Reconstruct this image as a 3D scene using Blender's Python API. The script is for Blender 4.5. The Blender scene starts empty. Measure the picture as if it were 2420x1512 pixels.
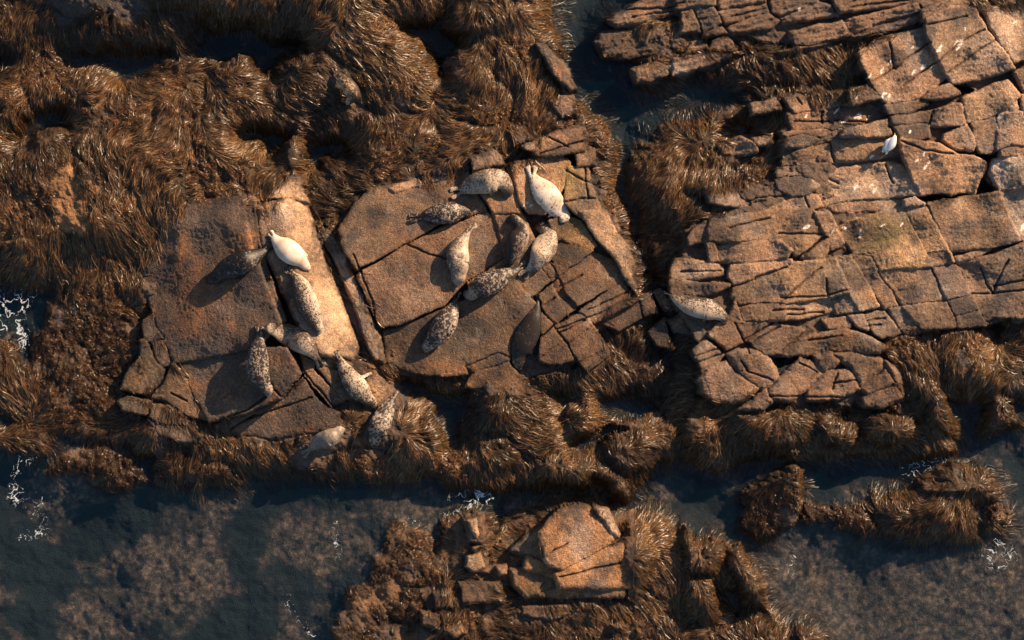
import bpy, math, random
import numpy as np
R = math.radians
rng = np.random.default_rng(7)
random.seed(7)
scene = bpy.context.scene
COL = scene.collection

# ---------------------------------------------------------------- camera, sky, sun, exposure
S = 0.01                                   # one map unit = 1 cm; map is 2420 x 1512 units
def wx(u): return (u - 1210.0) * S
def wy(v): return (756.0 - v) * S
cam = bpy.data.cameras.new("Camera")
cam.sensor_width = 36.0
cam.lens = 36.0 * 60.0 / 24.2
cam.clip_end = 500.0
co = bpy.data.objects.new("Camera", cam)
co.location = (0, 0, 60.45)
COL.objects.link(co)
scene.camera = co

SUN_EL, SUN_AZ = 24.0, 40.0                # elevation; direction of the sun counted from +x towards +y
world = bpy.data.worlds.new("World")
scene.world = world
world.use_nodes = True
wn = world.node_tree
bg = wn.nodes["Background"]
sky = wn.nodes.new("ShaderNodeTexSky")
sky.sky_type = 'NISHITA'
sky.sun_disc = False
sky.sun_elevation = R(SUN_EL)
sky.sun_rotation = R(90 - SUN_AZ)
wn.links.new(sky.outputs[0], bg.inputs[0])
bg.inputs[1].default_value = 0.06
sl = bpy.data.lights.new("Sun", 'SUN')
sl.energy = 5.0
sl.angle = R(0.5)
sl.color = (1.0, 0.70, 0.44)
so = bpy.data.objects.new("Sun", sl)
ce = math.cos(R(SUN_EL))
from mathutils import Vector
sd = Vector((ce * math.cos(R(SUN_AZ)), ce * math.sin(R(SUN_AZ)), math.sin(R(SUN_EL))))
so.rotation_euler = sd.to_track_quat('Z', 'Y').to_euler()
so.location = sd * 80
COL.objects.link(so)
scene.view_settings.view_transform = 'Standard'
scene.view_settings.look = 'None'
scene.view_settings.gamma = 1.0
scene.view_settings.exposure = 1.15

# ---------------------------------------------------------------- helpers
K = 0.33562
def T(tile, pts):
    ox, oy = 804.0 * int(tile[0]), (0.0, 502.2, 1005.3)[int(tile[1])]
    return [(ox + K * x, oy + K * y) for x, y in pts]
def tag(o, label=None, cat=None, group=None, kind=None):
    if label: o["label"] = label
    if cat: o["category"] = cat
    if group: o["group"] = group
    if kind: o["kind"] = kind
    return o
def link(name, me, parent=None):
    o = bpy.data.objects.new(name, me)
    COL.objects.link(o)
    if parent: o.parent = parent
    return o

_perm = rng.permutation(512)
_ang = rng.random(512) * 2 * np.pi
_gx, _gy = np.cos(_ang).astype(np.float32), np.sin(_ang).astype(np.float32)
def perlin(x, y, seed=0):
    x = np.asarray(x, np.float32); y = np.asarray(y, np.float32)
    xi = np.floor(x).astype(np.int32); yi = np.floor(y).astype(np.int32)
    xf = x - xi; yf = y - yi
    u = xf * xf * xf * (xf * (xf * 6 - 15) + 10); v = yf * yf * yf * (yf * (yf * 6 - 15) + 10)
    def g(ix, iy, fx, fy):
        h = _perm[(_perm[(ix + seed * 37) & 511] + iy + seed * 101) & 511]
        return _gx[h] * fx + _gy[h] * fy
    a = g(xi, yi, xf, yf); b = g(xi + 1, yi, xf - 1, yf)
    c = g(xi, yi + 1, xf, yf - 1); d = g(xi + 1, yi + 1, xf - 1, yf - 1)
    return 1.45 * ((a * (1 - u) + b * u) * (1 - v) + (c * (1 - u) + d * u) * v)
def fbm(x, y, wl, octv, seed=0, gain=0.5):
    r = 0.0; a = 1.0; s = 0.0
    for k in range(octv):
        f = 2.0 ** k / wl; c_, s_ = math.cos(.6 + 1.1 * k) * f, math.sin(.6 + 1.1 * k) * f
        r = r + a * perlin(x * c_ - y * s_ + 13.7 * k, x * s_ + y * c_ - 7.3 * k, seed + k); s += a; a *= gain
    return r / s
def sstep(a, b, x):
    t = np.clip((x - a) / (b - a), 0, 1)
    return t * t * (3 - 2 * t)

STEP = 2.0
U0, V0, U1, V1 = -380.0, -340.0, 2800.0, 1860.0
us = np.arange(U0, U1 + 1, STEP, dtype=np.float32); vs = np.arange(V0, V1 + 1, STEP, dtype=np.float32)
NU, NV = len(us), len(vs)
U, V = np.meshgrid(us, vs)
wobu = U + 5 * perlin(U / 26, V / 26, 90) + 2.2 * perlin(U / 9, V / 9, 91)
wobv = V + 5 * perlin(U / 26, V / 26, 92) + 2.2 * perlin(U / 9, V / 9, 93)
wob2u = U + 14 * perlin(U / 70, V / 70, 94) + 7 * perlin(U / 25, V / 25, 95) + 3 * perlin(U / 9, V / 9, 96)
wob2v = V + 14 * perlin(U / 70, V / 70, 97) + 7 * perlin(U / 25, V / 25, 98) + 3 * perlin(U / 9, V / 9, 99)
def box(pts, m):
    p = np.array(pts)
    i0 = int(max(0, (p[:, 0].min() - m - U0) // STEP)); i1 = int(min(NU, (p[:, 0].max() + m - U0) // STEP + 2))
    j0 = int(max(0, (p[:, 1].min() - m - V0) // STEP)); j1 = int(min(NV, (p[:, 1].max() + m - V0) // STEP + 2))
    return slice(j0, max(j1, j0)), slice(i0, max(i1, i0))
def sdf(pts, X, Y):
    p = np.array(pts, np.float32); n = len(p)
    d2 = np.full(X.shape, 1e9, np.float32); ins = np.zeros(X.shape, bool)
    for k in range(n):
        ax, ay = p[k]; bx, by = p[(k + 1) % n]
        ex, ey = bx - ax, by - ay
        px, py = X - ax, Y - ay
        t = np.clip((px * ex + py * ey) / (ex * ex + ey * ey + 1e-9), 0, 1)
        d2 = np.minimum(d2, (px - ex * t) ** 2 + (py - ey * t) ** 2)
        c = ((ay <= Y) & (by > Y)) | ((by <= Y) & (ay > Y))
        if abs(ey) > 1e-9: ins ^= c & (px < ex * (py / ey))
    d = np.sqrt(d2)
    return np.where(ins, d, -d)
def segdist(pts, X, Y):
    d2 = np.full(X.shape, 1e9, np.float32)
    for (ax, ay), (bx, by) in zip(pts[:-1], pts[1:]):
        ex, ey = bx - ax, by - ay
        t = np.clip(((X - ax) * ex + (Y - ay) * ey) / (ex * ex + ey * ey + 1e-9), 0, 1)
        d2 = np.minimum(d2, (X - ax - ex * t) ** 2 + (Y - ay - ey * t) ** 2)
    return np.sqrt(d2)
def blur(a, r):
    for ax in (0, 1):
        for _ in range(2):
            p = np.pad(a, [(r + 1, r) if k == ax else (0, 0) for k in (0, 1)], mode='edge')
            c = np.cumsum(p, axis=ax, dtype=np.float64)
            n = a.shape[ax]
            a = ((c[2 * r + 1:2 * r + 1 + n] - c[:n]) if ax == 0 else (c[:, 2 * r + 1:2 * r + 1 + n] - c[:, :n])) / (2 * r + 1)
            a = a.astype(np.float32)
    return a

# ---------------------------------------------------------------- land and water outlines
main_land = ([(-400, -400), (2900, -400)] + T('21', [(3600, 1300), (2420, 1310), (2300, 1340), (2400, 1480)]) +
    T('22', [(2430, 40), (2330, 30), (2130, 80), (2105, 75)]) + T('21', [(2150, 1500), (2140, 1300), (1870, 1330), (1895, 1390), (1985, 1500)]) +
    T('22', [(2005, 90), (1940, 100), (1950, 190), (1850, 240), (1690, 245), (1560, 235), (1100, 240), (840, 235), (640, 240), (420, 270), (240, 335), (100, 290), (80, 250), (0, 190)]) +
    T('12', [(2330, 240), (2210, 240), (2200, 290), (2170, 400), (2090, 430), (2060, 500), (2010, 545), (1900, 520), (1780, 450), (1700, 460), (1520, 480), (1300, 460), (1060, 460), (960, 430), (780, 410), (580, 380), (200, 400), (0, 390)]) +
    T('02', [(2320, 415), (2200, 390), (2080, 370), (1860, 360), (1720, 390), (1640, 430), (1350, 430), (1150, 410), (1080, 400), (1060, 270), (960, 230), (905, 140), (780, 160), (680, 140), (520, 100), (350, 60), (310, 30), (330, 120), (300, 190), (150, 200), (60, 190), (0, 170), (-1200, 170)]))
pools = [
    T('00', [(1340, 340), (1440, 240), (1740, 190), (1800, 270), (1880, 300), (2080, 290), (1980, 330), (1930, 380), (1900, 490), (1850, 510), (1800, 460), (1760, 380), (1650, 370), (1560, 400), (1350, 370)]),
    T('00', [(420, 385), (560, 360), (640, 400), (740, 390), (900, 380), (1040, 390), (1160, 395), (1100, 440), (1000, 450), (960, 510), (850, 540), (760, 490), (660, 450), (450, 420)]),
    T('00', [(-200, 390), (60, 420), (40, 450), (-200, 460)]),
    T('00', [(210, 820), (280, 800), (440, 820), (430, 855), (250, 890), (150, 930), (80, 955), (130, 890)]),
    T('00', [(1700, 940), (1900, 945), (1980, 955), (1930, 1005), (1880, 1060), (1850, 980), (1720, 970)]),
    T('00', [(2150, 995), (2420, 1020), (2420, 1060), (2250, 1095), (2230, 1150), (2190, 1080)]),
    T('10', [(500, 180), (640, 150), (730, 90), (690, 200), (720, 260), (810, 330), (740, 370), (700, 430), (640, 400), (590, 320), (520, 220)]),
    T('10', [(1490, -900), (2130, -900), (2130, -60), (2000, 40), (1880, 130), (1950, 200), (1830, 215), (1775, 290), (1800, 385), (2050, 435), (2060, 480), (2030, 600), (2130, 650), (2200, 665), (2420, 600), (2560, 570), (2720, 610), (2820, 690), (2640, 760), (2500, 830), (2300, 840), (2170, 900), (2200, 960), (2050, 1060), (2000, 1130), (1970, 1200), (2000, 1330), (1950, 1300), (1950, 1150), (1970, 1050), (1920, 960), (1880, 830), (1800, 760), (1700, 660), (1650, 520), (1560, 350), (1510, 180)]),
    T('20', [(400, 870), (500, 865), (520, 905), (350, 925)]),
    T('20', [(1910, 600), (2060, 630), (1960, 690)]), T('20', [(1640, 690), (1760, 710), (1740, 740)]),
    T('20', [(2080, 1100), (2190, 1080), (2200, 1120), (2140, 1160), (2110, 1260), (2230, 1340), (2060, 1375), (1700, 1385), (1690, 1400), (2050, 1390), (2080, 1360), (2130, 1180)]),
    T('01', [(-400, 520), (0, 530), (150, 575), (350, 545), (300, 640), (270, 730), (230, 830), (190, 990), (150, 1030), (120, 920), (0, 870), (-400, 870)]),
    T('01', [(-400, 1420), (0, 1430), (130, 1470), (30, 1500), (-400, 1505)]),
    T('11', [(440, 1225), (560, 1220), (590, 1250), (690, 1290), (880, 1300), (920, 1360), (850, 1440), (840, 1620), (790, 1650), (740, 1590), (690, 1511), (650, 1380), (580, 1275), (490, 1275)]),
    T('11', [(1500, 1320), (1600, 1320), (1560, 1355)]),
    T('11', [(1850, 1330), (2100, 1300), (2300, 1310), (2200, 1400), (2000, 1450), (1880, 1440)]),
    T('12', [(1680, 150), (1850, 40), (1960, 0), (2000, 10), (1850, 90), (1740, 150)]),
    T('21', [(640, 1030), (940, 1020), (780, 1060), (680, 1090)]),
    T('21', [(2210, 820), (2260, 830), (2240, 845)]),
]
islet_defs = {
    'south': T('12', [(-60, 1900), (-10, 1240), (100, 1140), (200, 1080), (250, 930), (330, 860), (320, 750), (360, 700), (470, 690), (560, 760), (620, 840), (650, 900), (685, 830), (680, 760), (730, 690), (850, 630), (920, 600), (1040, 630), (1070, 690), (1110, 720), (1150, 670), (1300, 600), (1500, 510), (1640, 480), (1790, 460), (1900, 530), (1960, 570), (1980, 620), (2120, 620), (2280, 640), (2350, 760), (2420, 715)]) +
        T('22', [(90, 760), (105, 835), (200, 815), (300, 850), (320, 890), (430, 870), (470, 940), (560, 1060), (620, 1200), (640, 1290), (720, 1360), (760, 1450), (775, 1520), (850, 1430), (980, 1440), (1030, 1520), (1030, 1900)]),
    'box': T('22', [(440, 460), (560, 400), (700, 310), (830, 235), (850, 280), (870, 440), (885, 560), (830, 660), (780, 720), (680, 770), (590, 805), (520, 760), (440, 710), (450, 600)]),
    'crest': T('22', [(1270, 560), (1350, 470), (1420, 510), (1600, 460), (1700, 380), (1820, 340), (1910, 270), (2060, 315), (2130, 285), (2200, 350), (2260, 440), (2290, 500), (2200, 550), (2090, 570), (2110, 700), (2115, 835), (1900, 825), (1540, 810), (1400, 720)]),
    'tail': T('22', [(870, 650), (890, 545), (940, 550), (1000, 590), (1080, 560), (1300, 580), (1430, 700), (1400, 790), (1250, 745), (1090, 755), (1130, 685), (960, 660)]),
    'knob': T('22', [(2165, 570), (2240, 550), (2350, 620), (2350, 690), (2280, 745), (2170, 785), (2155, 680)]),
    'west': T('02', [(310, 345), (380, 220), (480, 185), (700, 195), (920, 225), (920, 290), (1030, 380), (850, 435), (750, 430), (600, 375), (450, 340)]),
}
islet_pools = [T('22', [(305, 1190), (390, 1175), (430, 1230), (420, 1300), (620, 1320), (610, 1345), (400, 1345), (330, 1260)])]
D = sdf(main_land, wob2u, wob2v)
for p in pools:
    b = box(p, 160)
    D[b] = np.minimum(D[b], -sdf(p, wob2u[b], wob2v[b]) - 6)
for pl_, wd_ in (([(1474, 385), (1478, 450), (1502, 520), (1528, 600), (1550, 690), (1575, 800), (1590, 880)], 9),):
    b = box(pl_, 160); D[b] = np.minimum(D[b], segdist(pl_, wob2u[b], wob2v[b]) - wd_)
ISL = np.zeros(U.shape, np.int16)
isl_names = list(islet_defs)
for k, nme in enumerate(isl_names):
    b = box(islet_defs[nme], 200)
    d = sdf(islet_defs[nme], wob2u[b], wob2v[b])
    if nme == 'south':
        for p in islet_pools: d = np.minimum(d, -sdf(p, wob2u[b], wob2v[b]))
    sub = ISL[b]; sub[(d > -6) & (d > D[b])] = k + 1; ISL[b] = sub
    D[b] = np.maximum(D[b], d)

# ---------------------------------------------------------------- base relief
DEEP = fbm(U, V, 420, 3, 20)
sea = -0.35 - 0.3 * sstep(-0.2, 0.5, DEEP) + 0.10 * fbm(U, V, 60, 3, 22)
b1 = np.abs(fbm(U + 20 * perlin(U / 90, V / 90, 31), V * 1.15 + 20 * perlin(U / 90, V / 90, 32), 185, 2, 30, 0.3))
b2 = np.abs(fbm(U + 8 * perlin(U / 40, V / 40, 35), V + 8 * perlin(U / 40, V / 40, 36), 62, 2, 34, 0.35))
lumps = 0.62 * np.sqrt(b1 + 0.01) + 0.10 * np.sqrt(b2 + 0.02)
# broad lie of the shore, from spot heights
SP = np.array([(0, 0, .35), (200, -60, .75), (450, -40, .95), (700, 0, .9), (120, 140, .12), (430, 120, .15), (0, 260, .35), (250, 260, .5), (600, 200, .45), (900, 60, .7), (1150, 40, .6), (1250, 150, .4), (1000, 200, .55), (1100, 260, .45),
               (800, 330, .4), (950, 370, .5), (100, 420, .75), (220, 500, .8), (330, 420, .7), (30, 520, .6), (560, 380, .65), (700, 380, .6), (100, 620, .3), (300, 640, .25), (60, 680, .08), (200, 760, .06), (320, 800, .06), (120, 900, .08), (250, 950, .1), (60, 1020, .03),
               (380, 1000, .3), (400, 1090, .16), (600, 1060, .32), (600, 1120, .06), (800, 1050, .4), (850, 1120, .08), (960, 1000, .45), (1180, 980, .4), (1200, 1100, .25), (1000, 900, .3), (1350, 1000, .4), (1350, 1120, .35), (1500, 940, .15), (1560, 800, .12), (1500, 720, .1), (1540, 560, .12), (1560, 450, .35),
               (1640, 420, .35), (1600, 900, .12), (1480, 1100, .3), (1800, 1010, .45), (2000, 1060, .2), (2250, 960, .5), (2300, 860, .45), (2420, 860, .3), (2200, 1060, .3), (1900, 180, .25), (1700, 250, .2), (760, 520, .4),
               (1300, 1200, .3), (1350, 1350, .5), (1080, 1300, .4), (920, 1330, .2), (900, 1450, .1), (1080, 1450, .35), (1200, 1450, .3), (1400, 1500, .4), (1600, 1300, .5), (1700, 1400, .5), (1650, 1500, .45), (1800, 1500, .15), (1830, 1180, .3), (2150, 1220, .45), (2250, 1160, .5), (2000, 1215, .12), (1830, 1240, .12)], np.float32)
us8, vs8 = us[::8], vs[::8]
U8, V8 = np.meshgrid(us8, vs8)
num = np.zeros(U8.shape, np.float32); den = num.copy()
for a_, b_, h_ in SP:
    w_ = 1 / ((U8 - a_) ** 2 + (V8 - b_) ** 2 + 700.0) ** 1.6
    num += w_ * h_; den += w_
BROAD = np.repeat(np.repeat(num / den, 8, 0), 8, 1)[:NV, :NU]
BROAD = blur(BROAD, 8) * np.where(V > 1160, .7, 1)
edge = 1 - np.exp(-np.clip(D, 0, None) / 30.0)
uneven = fbm(U, V, 30, 4, 38, .6)
H = np.where(D > 0, 0.02 + edge * np.where(ISL == 1, .10, .09) * uneven + edge * (0.03 + BROAD + (lumps - .18) * np.where(V > 1150, .36, .5)), sea * (1 - np.exp(np.clip(D, -400, 0) / 55.0)) + 0.02)

for p, h in (([(-200, -150), (300, -230), (620, -200), (900, -120), (880, -40), (560, -50), (300, -40), (60, -60), (-200, -60)], 1.0),):  # unseen rock ridge past the top edge, added to shade the top-left shore
    b = box(p, 60); d = sdf(p, wob2u[b], wob2v[b])
    H[b] = np.maximum(H[b], h * sstep(-30, 40, d))
m_ = ISL == isl_names.index('box') + 1
H = np.where(m_ & (D > 0), .05 + (.06 + .5 * np.clip((U - 1755) / 140, 0, 1) ** 1.5 + .04 * uneven) * (1 - np.exp(-np.clip(D, 0, None) / 7)), H)
# traced weed-covered boulders: cu, cv, ru, rv, turn, height
mounds = [
    (1650, 1022, 48, 48, 0, .55), (1830, 1010, 108, 50, 6, .62), (1975, 1016, 62, 44, 0, .5), (2108, 1016, 78, 42, 0, .52),
    (2205, 955, 32, 92, -38, .62), (2290, 868, 88, 55, 10, .5), (1342, 1108, 76, 48, 0, .58), (1447, 1140, 72, 26, 36, .42),
    (1490, 1062, 78, 66, 20, .45), (1385, 985, 60, 36, -15, .42), (1185, 985, 60, 52, 0, .45), (1022, 1020, 34, 62, 0, .45),
    (2370, 975, 50, 42, 0, .35), (1180, 1085, 70, 36, 0, .4),
    (1635, 1300, 24, 62, -6, .5), (1677, 1322, 36, 44, 10, .52), (1770, 1365, 34, 92, -32, .55), (1660, 1420, 46, 66, -20, .5),
    (1500, 1330, 52, 95, 0, .55),
    (1165, 42, 120, 52, -4, .62), (1112, 168, 72, 82, 10, .6), (965, 205, 92, 84, 0, .52), (868, 132, 66, 38, 0, .42), (1020, 18, 44, 34, 0, .5),
    (205, 405, 44, 104, -6, .6), (110, 395, 62, 110, 14, .58), (700, 362, 40, 46, 12, .62), (520, 350, 58, 58, -30, .5),
    (1240, 235, 48, 78, 0, .42), (1330, 178, 26, 88, -22, .48), (565, 165, 90, 60, 10, .42), (380, 235, 110, 60, 0, .4),
    (1660, 430, 90, 40, -6, .4), (1575, 440, 70, 60, 0, .42),
]
MO = np.zeros(U.shape, np.int16)
for k, (cu, cv, ru, rv, an, h) in enumerate(mounds):
    m = max(ru, rv) * 1.3
    b = box([(cu - m, cv - m), (cu + m, cv + m)], 4)
    x = wob2u[b] - cu; y = wob2v[b] - cv
    c, s = math.cos(R(an)), math.sin(R(an))
    r2 = ((x * c + y * s) / ru) ** 2 + ((-x * s + y * c) / rv) ** 2
    hm = .5 * H[b] + (1.1 if cv > 1240 else .95 if cu > 1300 and cv > 930 else .78) * h * np.clip(1 - r2, 0, None) ** .6 + 0.10 * lumps[b]
    win = (hm > H[b]) & (r2 < 1) & (D[b] > -2)
    sub = H[b]; sub[win] = hm[win]; H[b] = sub
    sub = MO[b]; sub[win] = k + 1; MO[b] = sub

# ---------------------------------------------------------------- rock blocks (outline, group, top height, tilt towards the sun, colour)
blocks = []
def B(g, pts, h=None, te=None, tn=None, w=9.0, col=None, crk=0):
    blocks.append(dict(g=g, p=pts, h=h, te=te, tn=tn, w=w, col=col))
DK = (.075, .06, .052); BR = (.19, .127, .088); BRL = (.265, .185, .13); PALE = (.40, .31, .235); OR = (.24, .11, .04); GRN = (.17, .13, .06)
# left slab
B('L', [(330, 598), (368, 581), (386, 545), (390, 500), (470, 478), (578, 469)] + T('01', [(1745, 40), (1785, 240), (1850, 420), (1985, 770), (1840, 936), (1400, 1030), (1230, 1058), (1110, 850), (1060, 650), (1000, 480)]), .78, -.26, -.06, 14, (.092, .066, .053))
B('L', T('01', [(1240, 1072), (1400, 1045), (1845, 950), (2040, 955), (2120, 1130), (1980, 1300), (1740, 1400), (1480, 1470)]), .80, -.22, -.05, 10, (.09, .066, .053))
B('L', T('01', [(2140, 1165), (2240, 1330), (2390, 1410), (2370, 1520), (1900, 1590), (1560, 1550), (1500, 1485), (1750, 1410), (1990, 1315)]), .52, -.10, -.10, 10, (.10, .072, .055))
B('L', T('01', [(1740, -90), (1800, -90), (1840, 240), (1900, 420), (2020, 760), (1998, 770), (1865, 430), (1798, 240)]), .98, -.1, -.02, 5, DK)
B('S', [(612, 490), (690, 470), (724, 478), (762, 590), (848, 820), (838, 850), (760, 838), (705, 765), (650, 640), (618, 575)], 1.02, 0, 0, 22, (.25, .17, .11))
B('S', T('00', [(1735, 1225), (1790, 1205), (1830, 1420), (1760, 1440)]), .70, 0, 0, 6, BRL)
B('S', T('00', [(1900, 1400), (1960, 1350), (2080, 1210), (2130, 1340), (2170, 1420), (2000, 1395)]), .80, .1, .06, 8, (.36, .25, .16))
B('S', [(752, 545), (775, 540), (815, 600), (850, 690), (895, 800), (908, 855), (885, 845), (860, 790), (846, 740), (800, 630)], .60, 0, 0, 9, (.26, .2, .15))
for q in ([(2120, 990), (2220, 1050), (2200, 1110), (2150, 1120)], [(2240, 990), (2420, 1010), (2470, 1075), (2420, 1100), (2230, 1060)], [(2160, 1145), (2215, 1125), (2420, 1325), (2340, 1360)], [(2250, 1090), (2470, 1110), (2640, 1260), (2420, 1310)]):
    B('L', T('01', q), .68, .02, .02, 7, (.2, .135, .09))
B('L', T('11', [(170, 1185), (240, 1120), (370, 1270), (270, 1370)]), .62, .10, .04, 7, (.3, .2, .12))
B('L', T('11', [(0, 1010), (230, 1085), (170, 1150), (60, 1090)]), .6, .0, .0, 6, BR)
for q, cc in (([(1010, 760), (1080, 720), (1095, 810), (1150, 885), (1060, 905), (1010, 880)], DK), ([(1065, 912), (1140, 905), (1205, 1030), (1200, 1075), (1120, 1080), (1090, 1000)], (.1, .075, .06)),
          ([(995, 900), (1030, 910), (1090, 1050), (1155, 1115), (1150, 1190), (1060, 1260), (1020, 1130), (985, 980)], (.12, .09, .06)), ([(980, 1020), (1010, 1130), (1050, 1265), (1030, 1285), (850, 1240), (880, 1150)], (.13, .1, .06)),
          ([(1215, 1070), (1270, 1120), (1390, 1345), (1470, 1460), (1330, 1430), (1150, 1320), (1070, 1300), (1160, 1200)], (.15, .1, .06)), ([(830, 1330), (900, 1300), (1060, 1330), (1030, 1420), (870, 1390)], (.1, .08, .06)),
          ([(1070, 1350), (1130, 1350), (1250, 1440), (1330, 1500), (1150, 1490), (1050, 1440)], (.11, .085, .06)), ([(1040, 1460), (1150, 1500), (1340, 1515), (1420, 1580), (1300, 1620), (1120, 1560)], (.12, .09, .07))):
    B('K', T('01', q), .5, None, None, 7, cc)
# centre slab
B('C', [(803, 545), (832, 492), (872, 452), (930, 432), (1005, 414), (1105, 404), (1138, 464), (1152, 500), (1050, 524), (845, 636), (815, 595)], .66, .05, .09, 12, (.24, .165, .11))
B('C', T('11', [(118, 440), (480, 226), (760, 92), (1055, 8), (1160, 310), (880, 485), (730, 652), (430, 778), (290, 800), (205, 640)]), .66, .01, .0, 10, (.17, .115, .08))
B('C', T('11', [(1075, 0), (1275, 0), (1330, 110), (1400, 260), (1400, 370), (1260, 460), (930, 560), (900, 500), (1175, 325)]), .69, .05, .04, 8, (.22, .14, .085))
B('C', T('11', [(300, 830), (430, 802), (740, 678), (900, 615), (1225, 475), (1335, 592), (1365, 640), (1290, 760), (1210, 880), (1200, 1010), (1100, 980), (870, 1080), (890, 1140), (700, 1150), (500, 1130), (330, 1060)]), .56, -.04, -.08, 12, (.165, .112, .072))
B('C', T('11', [(890, 1090), (1110, 992), (1195, 1030), (940, 1128)]), .5, -.05, -.05, 6, (.11, .08, .055))
B('C', T('11', [(930, 1145), (1190, 1052), (1345, 1280), (1100, 1250), (880, 1225)]), .46, .03, -.12, 8, (.2, .12, .06))
gridcol = (.165, .105, .065)
for q in ([(1240, 460), (1412, 398), (1478, 480), (1380, 568), (1342, 578)], [(1425, 385), (1470, 365), (1530, 448), (1490, 478)], [(1480, 345), (1510, 250), (1560, 200), (1700, 210), (1770, 270), (1540, 440)],
          [(1548, 458), (1780, 285), (1920, 330), (2000, 478), (1665, 655), (1592, 560)], [(1402, 582), (1488, 512), (1588, 718), (1512, 785), (1425, 660)], [(1497, 502), (1535, 472), (1560, 528), (1530, 558)],
          [(1532, 572), (1570, 540), (1658, 668), (1602, 718)], [(1685, 690), (2000, 490), (2040, 560), (2078, 580), (1725, 738)], [(1518, 802), (1700, 702), (1765, 788), (1602, 916)],
          [(1735, 752), (2090, 592), (2090, 622), (1792, 778)], [(1612, 930), (1780, 802), (1880, 958), (1672, 1038)], [(1682, 1050), (1880, 968), (1890, 1000), (1740, 1120)],
          [(1425, 700), (1490, 790), (1420, 848), (1405, 760)], [(1412, 890), (1500, 812), (1558, 898), (1402, 1008)], [(1402, 1030), (1568, 912), (1648, 1038), (1550, 1060), (1430, 1060)]):
    B('C', T('11', q), .63, None, None, 6, gridcol)
B('C', T('10', [(1195, 1160), (1440, 1090), (1570, 1110), (1620, 1150), (1590, 1290), (1530, 1400), (1440, 1511), (1330, 1500), (1270, 1440)]), .72, .05, .06, 9, (.33, .21, .12))
B('C', T('10', [(1605, 1180), (1740, 1170), (1770, 1330), (1840, 1480), (1780, 1560), (1660, 1511), (1580, 1430)]), .68, .18, .06, 16, (.36, .235, .14))
B('C', T('11', [(1470, 60), (1560, 20), (1700, 60), (1800, 230), (1760, 262), (1560, 190), (1500, 200)]), .66, .05, .05, 8, (.27, .17, .08))
B('C', T('11', [(1690, 0), (1860, -10), (1960, 180), (2040, 250), (2060, 400), (2085, 575), (2020, 490), (1940, 320), (1800, 180)]), .70, .14, .05, 20, (.38, .27, .18))
B('C', T('10', [(350, 1325), (700, 1210), (908, 1130), (908, 1185), (700, 1265), (380, 1360)]), .6, .05, .1, 8, BRL)
B('C', T('10', [(922, 1120), (1080, 1060), (1150, 1140), (1155, 1160), (940, 1198)]), .8, .05, .05, 9, BRL)
B('C', T('10', [(935, 1205), (1180, 1165), (1240, 1340), (1270, 1500), (1080, 1500), (1000, 1370)]), .70, .03, .03, 7, (.25, .155, .09))
B('C', T('10', [(1200, 930), (1260, 918), (1272, 1000), (1222, 1022)]), .55, 0, 0, 7, BRL)
B('C', T('10', [(1280, 1035), (1560, 920), (1700, 878), (1740, 960), (1722, 1060), (1500, 1105), (1380, 1090)]), .80, .06, .06, 16, (.32, .2, .12))
B('C', T('10', [(1070, 972), (1132, 958), (1122, 1045), (1090, 1035)]), .5, .1, .05, 7, BRL)
B('C', T('10', [(1660, 1090), (1780, 1050), (1792, 1160), (1670, 1168)]), .7, .1, .05, 8, BRL)
for q in ([(1840, 782), (1860, 740), (2100, 622), (2120, 740), (1960, 832)], [(2102, 582), (2190, 560), (2230, 700), (2142, 728)], [(2172, 840), (2280, 742), (2330, 960), (2230, 930)], [(2212, 560), (2260, 540), (2370, 680), (2285, 690)], [(2310, 762), (2420, 702), (2450, 850), (2350, 842)]):
    B('C', T('11', q), .42, None, None, 7, (.14, .1, .075))
B('C', T('10', [(1380, 318), (1440, 318), (1560, 460), (1660, 622), (1622, 642), (1530, 560)]), .66, .1, .05, 14, (.3, .2, .13))
B('C', T('10', [(1480, 722), (1560, 680), (1640, 680), (1662, 802), (1560, 830)]), .6, .05, .0, 16, (.3, .2, .14))
# upper band of ledges
for q, h, c_ in (([(1885, 140), (2050, 50), (2200, -60), (2420, -60), (2420, 90), (2250, 122), (2100, 180), (1950, 190)], .55, BR), ([(1785, 290), (1830, 225), (1950, 200), (2200, 195), (2420, 135), (2420, 310), (2200, 385), (2000, 415), (1850, 395)], .42, (.1, .07, .05)),
              ([(2040, 490), (2150, 450), (2420, 382), (2450, 470), (2300, 530), (2080, 590)], .5, BRL)):
    B('T', T('10', q), h, .02, .0, 22, c_)
for q in ([(0, 92), (80, 72), (112, 150), (140, 228), (0, 238)], [(82, 60), (230, 50), (280, 130), (290, 168), (152, 238), (122, 160)], [(252, 92), (600, 22), (620, 88), (312, 178)], [(-60, -60), (240, -60), (250, 40), (80, 55), (-40, 80)],
          [(245, -60), (600, -60), (600, 12), (270, 72)], [(322, 200), (480, 132), (620, 100), (690, 150), (640, 198), (350, 248), (332, 230)], [(152, 252), (290, 192), (330, 238), (240, 258), (172, 268)],
          [(612, -60), (970, -60), (970, 30), (692, 120), (642, 90)], [(692, 132), (980, 22), (1060, 52), (1100, 112), (800, 160), (722, 170)], [(1042, -60), (2040, -60), (2060, 12), (1702, 60), (1662, 20), (1112, 98), (1072, 40)],
          [(1142, 152), (1400, 82), (1660, 32), (1680, 88), (1400, 160), (1202, 258)], [(762, 232), (960, 182), (1130, 152), (1190, 248), (900, 328), (792, 328)], [(682, 372), (790, 335), (1060, 302), (790, 368)],
          [(1212, 262), (1420, 172), (1690, 92), (1680, 150), (1500, 218), (1272, 268)]):
    B('T', T('20', q), .62, None, -.05 if q[0][1] > 100 else None, 9, BR)
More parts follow.
